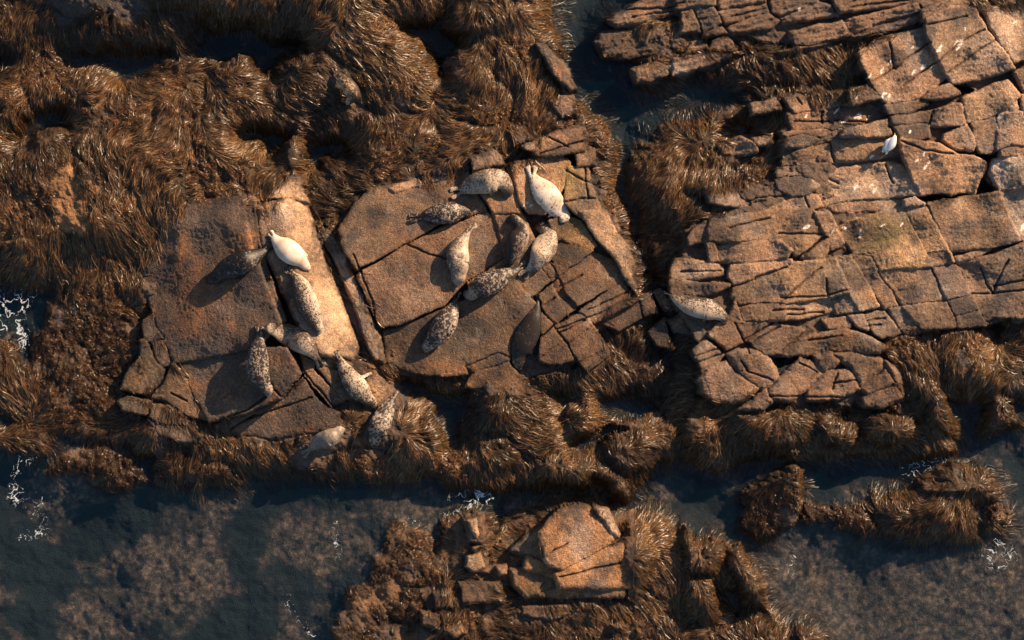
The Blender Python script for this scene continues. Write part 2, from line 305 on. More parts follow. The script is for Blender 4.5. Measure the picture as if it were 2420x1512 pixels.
for q in ([(12, 388), (80, 292), (150, 272), (195, 348), (90, 368)], [(202, 345), (220, 292), (330, 252), (390, 348), (300, 358)], [(-60, 415), (200, 362), (418, 362), (190, 462), (20, 522), (-60, 535)]):
    B('T', T('20', q), .52, .03, .03, 8, BRL)
# right-hand ledges: upper
for q, cc in (([(1250, 372), (1430, 272), (1700, 212), (1740, 320), (1868, 540), (1770, 620), (1640, 708), (1440, 728), (1402, 690), (1350, 620), (1280, 490)], (.31, .21, .14)),
          ([(1708, 212), (1720, 142), (1880, 62), (2058, 62), (2100, 150), (2130, 232), (2290, 422), (2328, 488), (2090, 558), (1902, 588), (1835, 480), (1752, 330)], (.33, .235, .165)),
          ([(1692, 88), (1850, 22), (2050, 22), (2060, 55), (1760, 130), (1692, 158)], BRL), ([(2142, 92), (2250, 42), (2420, 0), (2600, -40), (2600, 360), (2332, 438), (2222, 288), (2172, 208)], (.38, .29, .22)),
          ([(2080, 20), (2130, 15), (2165, 70), (2135, 85), (2100, 70)], PALE),
          ([(1742, 652), (1890, 602), (1950, 668), (1750, 708), (1702, 698)], BR), ([(1985, 700), (2200, 602), (2290, 582), (2370, 678), (2240, 788), (2160, 828), (2012, 858), (1992, 780)], (.32, .23, .16)),
          ([(2342, 520), (2420, 482), (2600, 460), (2600, 640), (2412, 658)], BRL), ([(2252, 742), (2340, 702), (2370, 788), (2242, 798)], PALE), ([(2232, 820), (2390, 802), (2410, 888), (2192, 908)], PALE),
          ([(2042, 882), (2190, 832), (2220, 900), (2200, 1000), (2188, 1078), (2102, 1078), (2062, 1000)], BRL), ([(2222, 930), (2600, 905), (2600, 1008), (2300, 1020), (2212, 1058)], BRL), ([(2242, 1062), (2400, 1015), (2410, 1100), (2232, 1108)], BRL),
          ([(2382, 680), (2600, 660), (2600, 900), (2420, 895), (2400, 780)], BRL), ([(2192, 1132), (2300, 1122), (2600, 1120), (2600, 1318), (2232, 1338), (2172, 1220)], (.42, .34, .27)),
          ([(492, 742), (660, 702), (700, 768), (512, 798)], BRL), ([(732, 702), (820, 682), (880, 682), (910, 768), (800, 788)], BR), ([(892, 682), (1060, 652), (1168, 642), (1178, 738), (922, 768)], BRL),
          ([(1177, 642), (1330, 612), (1350, 640), (1388, 690), (1202, 738), (1182, 700)], BR), ([(752, 802), (1000, 772), (1400, 742), (1430, 798), (1300, 858), (1000, 898), (792, 918), (762, 850)], (.23, .15, .1)),
          ([(1432, 752), (1540, 742), (1720, 712), (1730, 738), (1600, 788), (1452, 798)], BR), ([(1472, 832), (1758, 792), (1738, 858), (1482, 880)], BR), ([(1772, 790), (1900, 742), (1958, 740), (1990, 878), (1742, 888)], BRL),
          ([(1492, 892), (1738, 882), (1740, 968), (1542, 988)], BR), ([(1852, 960), (2000, 892), (2058, 1020), (2040, 1058), (1922, 1050), (1842, 990)], (.34, .23, .15)), ([(1142, 932), (1440, 852), (1468, 948), (1400, 956), (1132, 958)], BRL),
          ([(702, 940), (800, 932), (1000, 922), (1128, 912), (1000, 958), (702, 958)], BR), ([(272, 1032), (420, 962), (520, 1012), (540, 1058), (460, 1088), (312, 1078)], BRL), ([(512, 982), (630, 952), (640, 1000), (542, 1028)], BRL),
          ([(702, 992), (870, 952), (960, 990), (860, 1038), (712, 1038)], (.1, .085, .075)), ([(712, 1140), (830, 1062), (1060, 992), (1400, 962), (1508, 962), (1540, 1088), (1400, 1108), (1100, 1138), (900, 1158), (712, 1158)], (.27, .185, .12)),
          ([(672, 1190), (800, 1162), (830, 1218), (682, 1238)], BRL), ([(662, 1262), (840, 1242), (900, 1252), (965, 1308), (900, 1368), (782, 1378), (682, 1328)], (.11, .09, .075)),
          ([(940, 1237), (1100, 1197), (1430, 1152), (1560, 1172), (1658, 1368), (1400, 1388), (1150, 1418), (1015, 1455), (982, 1370), (1080, 1290), (962, 1310)], (.34, .25, .175)),
          ([(1532, 992), (1640, 1002), (1800, 1022), (1940, 1102), (2050, 1112), (2128, 1162), (2060, 1358), (1900, 1358), (1682, 1368), (1602, 1200), (1552, 1080)], (.31, .205, .13)),
          ([(172, 1322), (350, 1292), (620, 1282), (670, 1370), (640, 1418), (400, 1448), (192, 1428)], (.19, .14, .11)), ([(622, 1480), (760, 1412), (890, 1382), (960, 1382), (1000, 1448), (820, 1488)], BRL),
          ([(1042, 1460), (1200, 1422), (1550, 1412), (1560, 1448), (1400, 1478), (1082, 1488)], BRL), ([(1572, 1420), (1640, 1402), (1700, 1438), (1572, 1448)], BRL)):
    B('R', T('20', q), .75 if q[0][0] > 1100 else .55, None, None, 8, cc)
# right-hand ledges: lower
for q, cc in (([(1735, -60), (2040, -108), (2225, -138), (2290, 20), (2368, 195), (2180, 238), (1902, 268), (1830, 160)], (.27, .19, .13)), ([(2242, -150), (2420, -188), (2700, -220), (2700, 185), (2392, 188), (2312, 40)], (.33, .27, .22)),
          ([(52, 180), (100, 112), (170, 72), (190, 178), (180, 198), (62, 218)], BR), ([(202, 70), (450, 22), (700, -20), (920, -20), (998, 150), (810, 305), (765, 255), (620, 198), (200, 198), (192, 120)], (.24, .16, .1)),
          ([(242, 232), (480, 204), (700, 208), (762, 270), (740, 318), (440, 348), (272, 348)], BRL), ([(182, 222), (230, 222), (258, 338), (212, 338)], BR), ([(-40, 332), (250, 362), (290, 400), (300, 438), (0, 478), (-80, 478)], BRL),
          ([(-80, 492), (150, 502), (340, 512), (160, 588), (-60, 598)], BR), ([(332, 460), (352, 382), (560, 354), (770, 342), (740, 368), (540, 448), (372, 498)], BRL),
          ([(362, 540), (540, 472), (785, 362), (1075, 332), (1175, 558), (1040, 588), (700, 638), (540, 618), (422, 638), (352, 600)], (.31, .21, .13)), ([(855, 318), (1030, 192), (1045, 250), (1000, 312)], BRL),
          ([(942, 10), (1032, 0), (1088, 102), (1015, 155)], BRL), ([(1035, 170), (1090, 125), (1138, 215), (1062, 258)], BRL), ([(1105, 110), (1200, 60), (1560, -30), (1695, 265), (1755, 375), (1520, 388), (1400, 408), (1342, 305), (1220, 290), (1152, 190)], (.27, .19, .11)),
          ([(1082, 322), (1190, 312), (1292, 480), (1378, 658), (1255, 686), (1160, 540)], (.26, .175, .11)), ([(1202, 305), (1328, 322), (1480, 582), (1515, 648), (1432, 668), (1302, 470)], (.2, .135, .09)),
          ([(1392, 420), (1738, 386), (1836, 608), (1562, 648), (1472, 520)], (.24, .165, .11)), ([(1575, -30), (1715, -30), (1915, 345), (1765, 372), (1705, 260)], (.23, .16, .1)), ([(1727, 285), (1855, 277), (1905, 352), (1765, 366)], BR),
          ([(1778, 392), (1932, 380), (2028, 575), (1862, 602)], (.13, .1, .085)), ([(1562, 672), (1860, 628), (1938, 798), (1682, 828)], (.17, .12, .085)), ([(1878, 622), (2040, 592), (2078, 680), (1922, 722)], (.15, .11, .085)), ([(1932, 737), (2085, 697), (2138, 790), (1952, 803)], (.15, .11, .08)),
          ([(1462, 680), (1540, 672), (1678, 838), (1562, 848)], (.15, .11, .08)), ([(1297, 722), (1430, 702), (1528, 848), (1402, 878), (1342, 820)], (.2, .13, .08)),
          ([(1955, 368), (2200, 305), (2400, 220), (2700, 215), (2700, 760), (2200, 728), (2142, 758), (2052, 588)], (.25, .18, .13)), ([(1932, 318), (2050, 282), (2168, 254), (2100, 298), (1952, 348)], BRL),
          ([(1062, 582), (1188, 562), (1248, 688), (1092, 708)], BRL), ([(742, 642), (900, 612), (1038, 592), (1078, 688), (850, 738), (742, 748)], BRL), ([(542, 652), (720, 642), (730, 748), (482, 768), (422, 768), (402, 680)], BR),
          ([(202, 862), (440, 782), (600, 772), (640, 800), (480, 890), (322, 958)], BR), ([(660, 785), (855, 832), (700, 985), (560, 998), (485, 905)], BR), ([(1182, 732), (1280, 722), (1308, 818), (1242, 798)], BR), ([(1002, 762), (1170, 742), (1188, 798), (1042, 808)], BR),
          ([(862, 882), (1150, 822), (1330, 882), (1430, 948), (1390, 978), (1000, 988), (722, 1008), (700, 995)], (.22, .14, .085)), ([(82, 970), (180, 902), (300, 1008), (152, 1118)], BR), ([(380, 640), (420, 770), (440, 775), (240, 830), (200, 850), (350, 720)], BR)):
    B('R', T('21', q), .68, None, None, 8, cc)
# boulder hump
for q, te, cc in (([(122, 1180), (200, 1092), (310, 1052), (370, 1122), (538, 1240), (430, 1328), (262, 1338), (162, 1278)], 0, (.2, .14, .1)), ([(332, 1000), (400, 972), (540, 972), (600, 1012), (660, 1092), (678, 1178), (572, 1248), (422, 1138), (352, 1060)], .05, BR),
          ([(612, 1270), (682, 1182), (840, 1032), (928, 1062), (988, 1130), (880, 1238), (760, 1328), (642, 1318)], .02, BR), ([(942, 1020), (1060, 987), (1128, 1040), (1012, 1118), (962, 1088)], .05, BRL),
          ([(1135, 1050), (1080, 1000), (1200, 982), (1400, 1032), (1428, 1090), (1262, 1228), (1192, 1090)], .03, (.22, .15, .1)), ([(902, 1242), (1022, 1124), (1180, 1104), (1248, 1240), (1102, 1308), (882, 1318)], 0, BR),
          ([(1272, 1240), (1430, 1112), (1508, 1198), (1302, 1278)], .0, BR), ([(1272, 1302), (1510, 1212), (1538, 1290), (1420, 1368), (1282, 1358)], 0, BR), ([(1435, 1050), (1530, 1132), (1560, 1290), (1522, 1200), (1455, 1105)], .15, BRL), ([(402, 1388), (590, 1262), (638, 1328), (560, 1398), (432, 1388)], 0, BR)):
    B('B', T('21', q), .74, te, -.03, 18, cc)
# dome on the south islet
B('D', T('12', [(1412, 745), (1480, 655), (1560, 585), (1680, 562), (1775, 600), (1880, 700), (1945, 785), (1888, 838), (1560, 995), (1452, 955), (1422, 850)]), .86, .07, .0, 48, (.30, .175, .09))
B('D', T('12', [(1512, 1050), (1890, 852), (1980, 842), (2048, 1010), (2048, 1130), (1860, 1138), (1540, 1128)]), .76, .05, -.03, 18, (.27, .155, .075))
B('D', T('12', [(1300, 1005), (1320, 922), (1440, 968), (1545, 1012), (1500, 1058)]), .66, .0, .0, 12, (.2, .12, .06))
B('D', T('12', [(1400, 1142), (2000, 1142), (1990, 1195), (1480, 1200), (1360, 1190)]), .6, -.02, -.1, 10, (.17, .1, .05))
B('D', T('12', [(1215, 880), (1320, 770), (1405, 745), (1425, 850), (1440, 950), (1320, 905)]), .6, -.1, .02, 16, (.13, .085, .05))
B('D', T('12', [(1200, 1020), (1290, 1015), (1495, 1070), (1500, 1130), (1390, 1190), (1300, 1200), (1220, 1120)]), .56, -.08, -.05, 16, (.16, .10, .05))
B('D', T('12', [(1792, 578), (1880, 605), (1955, 770), (1905, 730), (1860, 660)]), .82, .16, .04, 8, PALE)
for q in ([(855, 650), (1000, 625), (1045, 760), (1005, 850), (900, 835)], [(850, 885), (1030, 880), (1065, 1050), (900, 1065)], [(815, 1085), (1130, 1090), (1155, 1250), (850, 1265)], [(1270, 1260), (1600, 1240), (1640, 1340), (1480, 1390), (1260, 1350)], [(640, 1180), (780, 1150), (800, 1290), (660, 1300)], [(560, 1300), (700, 1330), (690, 1440), (560, 1420)]):
    B('P', T('12', q), .5, None, None, 14, (.13, .085, .055))
for q in ([(890, 665), (960, 650), (990, 760), (960, 812), (910, 740)], [(890, 912), (990, 890), (1030, 1000), (940, 1040), (870, 1000)], [(920, 860), (1000, 832), (1010, 855), (940, 890)], [(730, 1440), (850, 1385), (900, 1470), (800, 1500)], [(1905, 1400), (1975, 1390), (1990, 1440), (1930, 1440)], [(1090, 990), (1170, 975), (1180, 1050), (1110, 1060)]):
    B('P', T('12', q), .6, .08, .02, 9, (.27, .19, .12))

# cracks: polyline, half width, depth
def seqT(t, *ls): return [T(t, l) for l in ls]
cracks = (seqT('20', [(1460, 300), (1490, 480), (1500, 490)], [(1340, 590), (1500, 480), (1740, 310)], [(1800, 440), (1960, 300), (2120, 220)], [(1870, 520), (2060, 380), (2200, 290)], [(1560, 610), (1790, 440)], [(1720, 190), (2000, 120)],
          [(800, 860), (1100, 850), (1330, 860)], [(930, 1030), (1050, 1000), (1080, 1140)], [(870, 1390), (900, 1460)], [(1770, 790), (1740, 880)], [(990, 1230), (1110, 1290)], [(1440, 1160), (1490, 1290)], [(1540, 1000), (1700, 1060), (1900, 1090)], [(1000, 780), (1000, 870)], [(820, 690), (850, 740)], [(360, 120), (600, 60)], [(1180, 60), (1600, 0)], [(1200, 20), (1400, -40)]) +
    seqT('21', [(690, 640), (800, 530), (980, 390)], [(2190, 570), (2230, 460), (2290, 330)], [(2110, 390), (2150, 500), (2190, 570)], [(2040, 570), (2190, 570), (2300, 560), (2480, 540)], [(2200, 520), (2420, 470), (2480, 470)], [(860, 300), (1000, 180)], [(690, 150), (1000, 150)], [(340, 110), (620, 40)], [(520, 460), (740, 385)], [(1010, 470), (1030, 580), (1180, 545)], [(700, 600), (1030, 590)],
          [(440, 900), (640, 780)], [(480, 930), (690, 800)], [(700, 980), (860, 850)], [(100, 1010), (250, 960)], [(110, 1060), (290, 990)], [(480, 990), (380, 780)], [(0, 420), (280, 410)], [(1000, 700), (740, 720)], [(900, 900), (1130, 870)], [(1300, 800), (1400, 790)], [(1310, 760), (1430, 745)], [(640, 690), (860, 680)],
          [(420, 1040), (470, 1120), (640, 1180)], [(830, 1060), (960, 1120), (900, 1170)], [(1100, 1130), (1060, 1240)], [(620, 1290), (1260, 1300)], [(1070, 1200), (1230, 1180)]) +
    seqT('01', [(2000, 1290), (2160, 1160)], [(1900, 1190), (2000, 1300)], [(1740, 1450), (2200, 1300)], [(1500, 1480), (1760, 1380), (1900, 1280)], [(1320, 1330), (1200, 1270)], [(1600, 1540), (1800, 1420)], [(2070, 960), (2160, 1140), (2350, 1360)]) +
    seqT('11', [(480, 230), (640, 300), (770, 330)], [(1570, 520), (1700, 440)], [(1440, 650), (1510, 600)], [(1530, 820), (1740, 740)], [(1540, 850), (1720, 760)], [(1740, 690), (2020, 560)], [(100, 300), (220, 600), (270, 850)], [(1400, 220), (1490, 350)]) +
    seqT('10', [(1160, 1190), (1190, 1290)], [(980, 1360), (1060, 1511)], [(1700, 1000), (1560, 1040), (1400, 1090)], [(1450, 960), (1600, 1040)], [(2000, 70), (2300, 60), (2420, 20)], [(2050, 120), (2420, 70)], [(1590, 1200), (1680, 1260), (1800, 1300)], [(1720, 1180), (1740, 1400)], [(1580, 1430), (1700, 1400), (1800, 1400)]) +
    seqT('12', [(1470, 890), (1600, 820)], [(1540, 1060), (1980, 960)], [(1420, 850), (1430, 920)]))

G = {'L': 0, 'S': 1, 'K': 2, 'C': 3, 'T': 4, 'R': 5, 'B': 6, 'D': 7, 'P': 8}
BID = np.zeros(U.shape, np.int16)
ALB = np.zeros(U.shape + (3,), np.float32)
ROCKD = np.full(U.shape, -99.0, np.float32)
# a rock bed under the jointed ledges keeps the joints shallow
beds = [(T('20', [(-60, -200), (1700, -200), (1700, 120), (1270, 255), (790, 335), (330, 255), (0, 250)]), .44), (T('20', [(1270, 380), (1700, 100), (2750, -60), (2750, 1511), (190, 1511), (190, 1330), (640, 1260), (690, 1190), (710, 900), (770, 690), (1180, 650), (1330, 600)]), .5),
        (T('21', [(60, 60), (600, -150), (2700, -200), (2700, 750), (1950, 815), (1430, 880), (1560, 1300), (1250, 1370), (400, 1340), (140, 1270), (100, 1000), (-60, 590), (-60, 350)]), .5),
        ([(738, 490), (760, 520), (820, 590), (880, 730), (912, 860), (850, 850), (800, 690)], .44), ([(340, 610), (400, 510), (580, 480), (640, 600), (720, 780), (880, 890), (860, 960), (700, 1000), (560, 1020), (440, 920)], .10),
        ([(820, 545), (870, 455), (1100, 395), (1300, 365), (1400, 345), (1470, 560), (1490, 680), (1360, 870), (1245, 900), (1000, 880), (900, 820), (850, 690)], .36), (T('12', [(1330, 920), (1450, 660), (1680, 570), (1880, 680), (2030, 1010), (2030, 1190), (1380, 1190)]), .40)]
pooled = np.zeros(U.shape, bool)
for p in pools:
    b = box(p, 10); pooled[b] |= sdf(p, wobu[b], wobv[b]) > -2
for p, h in beds:
    b = box(p, 30)
    d = sdf(p, wob2u[b], wob2v[b])
    hb = h * sstep(-14, 10, d) + 0.05 * fbm(U[b], V[b], 18, 3, 44)
    hb = np.where((d > -14) & ~pooled[b], hb, -9)
    ROCKD[b] = np.maximum(ROCKD[b], np.where(pooled[b], -99, d - 8))
    win = (hb > H[b]) | ((d > 4) & ~pooled[b] & (h > .2))
    H[b] = np.where(win, hb, H[b]); sub = MO[b]; sub[win] = 0; MO[b] = sub
rough = fbm(U, V, 34, 5, 50, 0.55)
strat = fbm(U * 0.25 + V * 0.06, V + U * 0.2, 16, 3, 56, 0.6)     # strata run gently up to the right
und = fbm(U, V, 130, 2, 64)
rng2 = np.random.default_rng(11)
for k, q in enumerate(blocks):
    p = np.array(q['p']); c = p.mean(0)
    b = box(q['p'], 30)
    w = q['w'] * rng2.uniform(.7, 1.15)
    d = sdf(q['p'], .5 * (U[b] + wobu[b]), .5 * (V[b] + wobv[b])) + {'R': 5.5, 'T': 3.5, 'C': 3.5, 'L': 4.5, 'B': 6, 'K': 4, 'D': 7, 'S': 5}.get(q['g'], 0)
    te = q['te'] if q['te'] is not None else rng2.normal(.0, .055)
    tn = q['tn'] if q['tn'] is not None else rng2.normal(-.01, .06)
    h = (q['h'] or .6) + (rng2.normal(0, .018) if q['te'] is None else 0)
    # tilt: a positive te / tn lowers the block towards east / north, so its top faces the sun
    ext = 4.0
    pl = -te * np.clip((U[b] - c[0]) * S, -ext, ext) * 1.0 + tn * np.clip((V[b] - c[1]) * S, -ext, ext)
    if q['g'] == 'S' and q['w'] == 22:          # the ridge breaks over towards the east along its crest
        s_ = ((U[b] - 668) * 352 - (V[b] - 478) * 104) / 367.0
        s_ = s_ + 7 * perlin(U[b] / 40, V[b] / 40, 66)
        pl = -.0052 * np.clip(s_ + 12, 0, None) - .0006 * np.clip(-s_, 0, None)
    t = np.clip(d / w, 0, 1)
    rise = np.sqrt(np.clip(1 - (1 - t) ** 2, 0, 1))
    amp = {'R': .03, 'T': .06, 'C': .026, 'L': .018, 'S': .02, 'B': .055, 'K': .03, 'D': .03, 'P': .05}[q['g']]
    am2 = {'R': .026, 'T': .06, 'B': .03}.get(q['g'], .008)
    top = h + pl + .8 * amp * rough[b] + am2 * strat[b] + {'R': .23, 'T': .12, 'C': .13, 'L': .13, 'B': .12}.get(q['g'], .03) * und[b]
    base = top - {'S': .2, 'R': .08, 'T': .17, 'C': .06, 'L': .06, 'B': .17, 'K': .1, 'D': .12, 'P': .2}[q['g']]
    hb = base + (top - base) * rise
    win = (d > 0) & (hb > H[b] - .03)
    H[b] = np.where(win, np.maximum(hb, H[b] - .03), H[b])
    sub = BID[b]; sub[win] = k + 1; BID[b] = sub
    sub = ROCKD[b]; ROCKD[b] = np.maximum(sub, d)
    cv = np.array(q['col'], np.float32) * (rng2.uniform(.75, 1.2) if q['g'] in 'RTBC' else 1)
    cv = np.broadcast_to(cv, U[b].shape + (3,))
    if q['g'] == 'S' and q['w'] == 22:
        f_ = (sstep(-14, 10, s_ + 12 * perlin(U[b] / 50, V[b] / 50, 67)) * .9)[..., None]  # sunlit brightness of the east flank painted into the rock colour
        cv = cv * (1 - f_) + np.array((.42, .30, .20), np.float32) * f_
    a = ALB[b]; a[win] = cv[win]; ALB[b] = a
MO[BID > 0] = 0
for pl_ in cracks:
    b = box(pl_, 16)
    d = segdist(pl_, .6 * U[b] + .4 * wobu[b], .6 * V[b] + .4 * wobv[b])
    wd = 2.0 + 1.0 * perlin(U[b] / 30, V[b] / 30, 61)
    H[b] -= np.where(BID[b] > 0, 0.07 * np.exp(-(d / wd) ** 2), 0)
    a = ALB[b]; a *= (1 - .45 * np.exp(-(d / 2.5) ** 2))[..., None]; ALB[b] = a
# soft hollows and swells of the left slab and of the dark pool hollows
def dent(u, v, ru, rv, dz, an=0):
    b = box([(u - 2 * max(ru, rv), v - 2 * max(ru, rv)), (u + 2 * max(ru, rv), v + 2 * max(ru, rv))], 4)
    c, s = math.cos(R(an)), math.sin(R(an)); x = U[b] - u; y = V[b] - v
    g = np.exp(-(((x * c + y * s) / ru) ** 2 + ((-x * s + y * c) / rv) ** 2))
    H[b] += np.where(BID[b] > 0, dz * .55 * g, 0)
for q in ((430, 590, 26, 60, .10, 10), (545, 530, 40, 30, .12, 30), (470, 700, 60, 60, .05, 0), (560, 830, 60, 40, -.05, 0), (880, 505, 22, 20, -.10, 0), (1180, 700, 90, 40, .06, -20), (1000, 620, 80, 40, -.04, -20), (1100, 800, 120, 60, .05, -20),
          (2010, 548, 16, 18, -.06, 0), (2230, 640, 30, 30, -.05, 0), (1830, 670, 50, 30, .06, 0), (1960, 430, 60, 30, .05, 0)):
    dent(*q)
# pits and small scale grain of the rock
rk = BID > 0
gid0 = np.array([-1] + [G[q['g']] for q in blocks], np.int8)[BID]
H += np.where(rk, np.where(gid0 == 5, .016, .012) * fbm(U, V, 9, 2, 70, .8), 0)
WEED = sstep(-2, 10, D + 6) * (1 - sstep(-5, 4, ROCKD + 13 * perlin(U / 34, V / 34, 72) + 7 * perlin(U / 12, V / 12, 73)))
bare_spots = [T('00', [(390, 1200), (540, 1100), (640, 1380), (660, 1560), (620, 1700), (380, 1600), (380, 1511)]), T('00', [(440, 1050), (530, 1000), (560, 1060), (470, 1130)]), T('10', [(640, 850), (770, 820), (790, 940), (690, 1000)]), T('00', [(650, 1300), (740, 1240), (750, 1330), (680, 1420)]), T('00', [(200, -200), (1000, -200), (1080, 120), (950, 170), (700, 80), (480, 190), (400, 160), (350, 60)])]
BARE = np.zeros(U.shape, np.float32)
for p in bare_spots:
    b = box(p, 20)
    BARE[b] = np.maximum(BARE[b], sstep(-6, 8, sdf(p, wob2u[b], wob2v[b])))
WEED *= 1 - BARE
WEED = np.maximum(WEED, .75 * sstep(-34, -8, D) * (H < .02) * (V < 1000) * sstep(-.2, .3, fbm(U, V, 40, 3, 77)))
gap = fbm(U, V, 55, 4, 75, .6)
WEED *= sstep(-.34, -.12, gap + np.where((ISL == 1) & (U < 1500), -.22, 0))
for (ax, ay, bx, by, r_) in ((788, 160, 834, 244, 34), (712, 1082, 812, 1014, 34), (934, 930, 882, 1052, 36), (800, 840, 885, 955, 26)):
    b = box([(min(ax, bx), min(ay, by)), (max(ax, bx), max(ay, by))], 40)
    WEED[b] *= sstep(r_ - 8, r_, segdist([(ax, ay), (bx, by)], U[b], V[b]))            # a few gaps with bare wet rock

# ---------------------------------------------------------------- flow of the weed and streaks
HS = blur(H, 14) + .6 * blur(H, 5) * .5
gy, gx = np.gradient(HS)
n1 = fbm(U, V, 240, 3, 80, .5); n2 = fbm(U, V, 240, 3, 84, .5)
fx = -gx * 60 + 1.9 * n1 + .1; fy = -gy * 60 + 1.9 * n2 + .4 + 1.3 * np.exp(-((U - 260) / 260) ** 2 - ((V - 480) / 190) ** 2)
fm = np.sqrt(fx * fx + fy * fy) + 1e-6
fx = (fx / fm).astype(np.float32); fy = (fy / fm).astype(np.float32)
white = rng.random(U.shape, dtype=np.float32) - .5
white = white + .8 * (blur(white, 1))
lic = np.zeros(U.shape, np.float32)
for sgn in (1, -1):
    jx = np.tile(np.arange(NU, dtype=np.float32), (NV, 1)); jy = np.tile(np.arange(NV, dtype=np.float32)[:, None], (1, NU))
    for st in range(9):
        ix = np.clip(jx.astype(np.int32), 0, NU - 1); iy = np.clip(jy.astype(np.int32), 0, NV - 1)
        lic += white[iy, ix]
        jx = jx + sgn * fx[iy, ix]; jy = jy + sgn * fy[iy, ix]
lic = blur(lic, 1); lic /= lic.std()
H += .013 * np.clip(lic, -2, 2) * WEED + .02 * WEED

# ---------------------------------------------------------------- colours of the ground
n_big = fbm(U, V, 90, 4, 110); n_mid = fbm(U, V, 24, 4, 116); n_fin = fbm(U, V, 7, 2, 122)
tone = 1 + .5 * n_mid + .45 * n_fin + .7 * fbm(U, V, 140, 2, 127)
rockc = np.where(rk[..., None], ALB, np.where((ISL == 1)[..., None], np.array((.12, .07, .038), np.float32), np.array((.11, .078, .058), np.float32)))
lich = sstep(.05, .45, n_big + .5 * n_mid + .16 * np.exp(-((U - 2250) / 220) ** 2 - ((V - 690) / 110) ** 2))                    # dark lichen and wet film
rockc = rockc * (1 - .78 * lich)[..., None] + np.array((.036, .035, .041), np.float32) * (.75 * lich)[..., None]
gid = np.array([-1] + [G[q['g']] for q in blocks], np.int8)[BID]
rust = sstep(.1, .5, fbm(U, V, 70, 4, 130) + .4 * n_fin)
rk_w = np.array([.75, .15, .6, .45, .2, .22, .35, .5, .3, .0])[gid]
rockc = rockc * (1 - rust * rk_w * .8)[..., None] + np.array(OR, np.float32) * (rust * rk_w * .8)[..., None]
pale = sstep(.2, .6, fbm(U, V, 60, 4, 136))
pw = np.array([.14, .3, 0, .42, .2, .45, .2, .25, .2, 0])[gid]
rockc = rockc * (1 - pale * pw)[..., None] + np.array((.46, .38, .30), np.float32) * (pale * pw)[..., None]
lum_ = rockc.mean(-1, keepdims=True) * np.array((1.08, 1.0, .95), np.float32)
cool = (.65 * sstep(-.05, .45, fbm(U, V, 110, 4, 190, .55)))[..., None]
rockc = rockc * (1 - cool) + lum_ * cool                     # greyer, less iron-stained stretches
tide = 1 - sstep(3, 15, ROCKD + 9 * n_mid + 5 * n_fin)          # dark wet band along the weed and in the joints
rockc = rockc * (1 - .5 * tide * rk)[..., None]
def patch(u, v, ru, rv, colr, f, an=0):
    m = 1.7 * max(ru, rv)
    b = box([(u - m, v - m), (u + m, v + m)], 2)
    c, s = math.cos(R(an)), math.sin(R(an)); x = wob2u[b] - u; y = wob2v[b] - v
    r2 = ((x * c + y * s) / ru) ** 2 + ((-x * s + y * c) / rv) ** 2
    g = (f * np.exp(-r2 ** 1.5) * (.75 + .5 * n_mid[b]).clip(0, 1.2) * rk[b])[..., None]
    rockc[b] = rockc[b] * (1 - g) + np.array(colr, np.float32) * g
GREEN = (.13, .115, .03)
for q in ((2095, 555, 50, 32, GREEN, .7, -20), (1345, 430, 30, 50, (.3, .25, .09), .6, 20), (1345, 520, 40, 20, GREEN, .6, 30), (885, 508, 26, 22, (.03, .032, .04), .9), (2010, 548, 20, 18, (.03, .034, .045), .9), (2230, 650, 34, 38, (.05, .05, .06), .7), (1810, 465, 34, 18, (.05, .047, .045), .8),
          (1750, 540, 60, 26, (.07, .055, .05), .6), (2040, 440, 60, 22, (.55, .46, .37), .5, -20), (2370, 390, 40, 18, (.6, .53, .46), .6), (2330, 100, 60, 50, (.42, .36, .3), .4), (1270, 530, 40, 30, (.4, .29, .2), .4), (800, 870, 30, 20, (.28, .2, .08), .5),
          (470, 700, 50, 60, OR, .6), (430, 600, 16, 60, (.34, .16, .05), .7, 8), (450, 760, 40, 40, OR, .55), (1080, 880, 80, 26, OR, .5), (1410, 800, 60, 60, OR, .4), (1000, 560, 80, 25, (.3, .14, .05), .5, -25), (1090, 590, 25, 18, (.04, .035, .03), .7), (1010, 630, 30, 16, (.04, .035, .03), .6), (980, 520, 40, 14, (.36, .27, .2), .5), (1000, 700, 50, 30, (.42, .33, .25), .45), (2000, 640, 70, 30, (.33, .3, .25), .4)):
    patch(*q)
orange = np.array((.20, .115, .055), np.float32)
rockc = np.where((BARE > .3)[..., None] & ~rk[..., None], np.where((V > 250)[..., None], orange, np.array((.05, .045, .045), np.float32)), rockc)
weedc = np.array((.045, .028, .015), np.float32) * (1 + .35 * np.clip(lic, -2, 2))[..., None]
# sea floor: mauve-brown algal turf with dark gaps and deep green-black hollows
turf = sstep(-.12, .16, fbm(wob2u, wob2v, 210, 6, 140, .62))
turf = np.maximum(turf, .8 * sstep(1500, 1800, U) * sstep(1180, 1300, V))
tr2 = turf * (.55 + .9 * n_mid + .5 * n_fin).clip(.15, 1.6)
spots = sstep(.30, .42, fbm(wobu, wobv, 30, 2, 146)) * turf
deep = np.array((.002, .010, .016), np.float32); tc = np.array((.19, .122, .088), np.float32)
tw = np.array((.31, .175, .09), np.float32)
warm = (sstep(.1, .6, fbm(U, V, 110, 3, 150)))[..., None]
seac = deep + (tc * (1 - .7 * warm) + tw * .7 * warm) * (tr2 * (1 - .92 * spots) * (.45 + .9 * sstep(-.4, .5, fbm(U, V, 12, 3, 148))))[..., None]
near = sstep(-60, -2, D)[..., None]
flecks = sstep(.28, .5, fbm(U, V, 26, 3, 154))[..., None]
seac = np.where((V < 1000)[..., None], deep * 1.2 + np.array((.16, .09, .055), np.float32) * flecks * (.25 + .75 * near), seac)
wm = WEED[..., None]
land = rockc * tone.clip(.3, 2.1)[..., None] * (1 - wm) + weedc * wm
inw = sstep(-3, 3, D)[..., None]
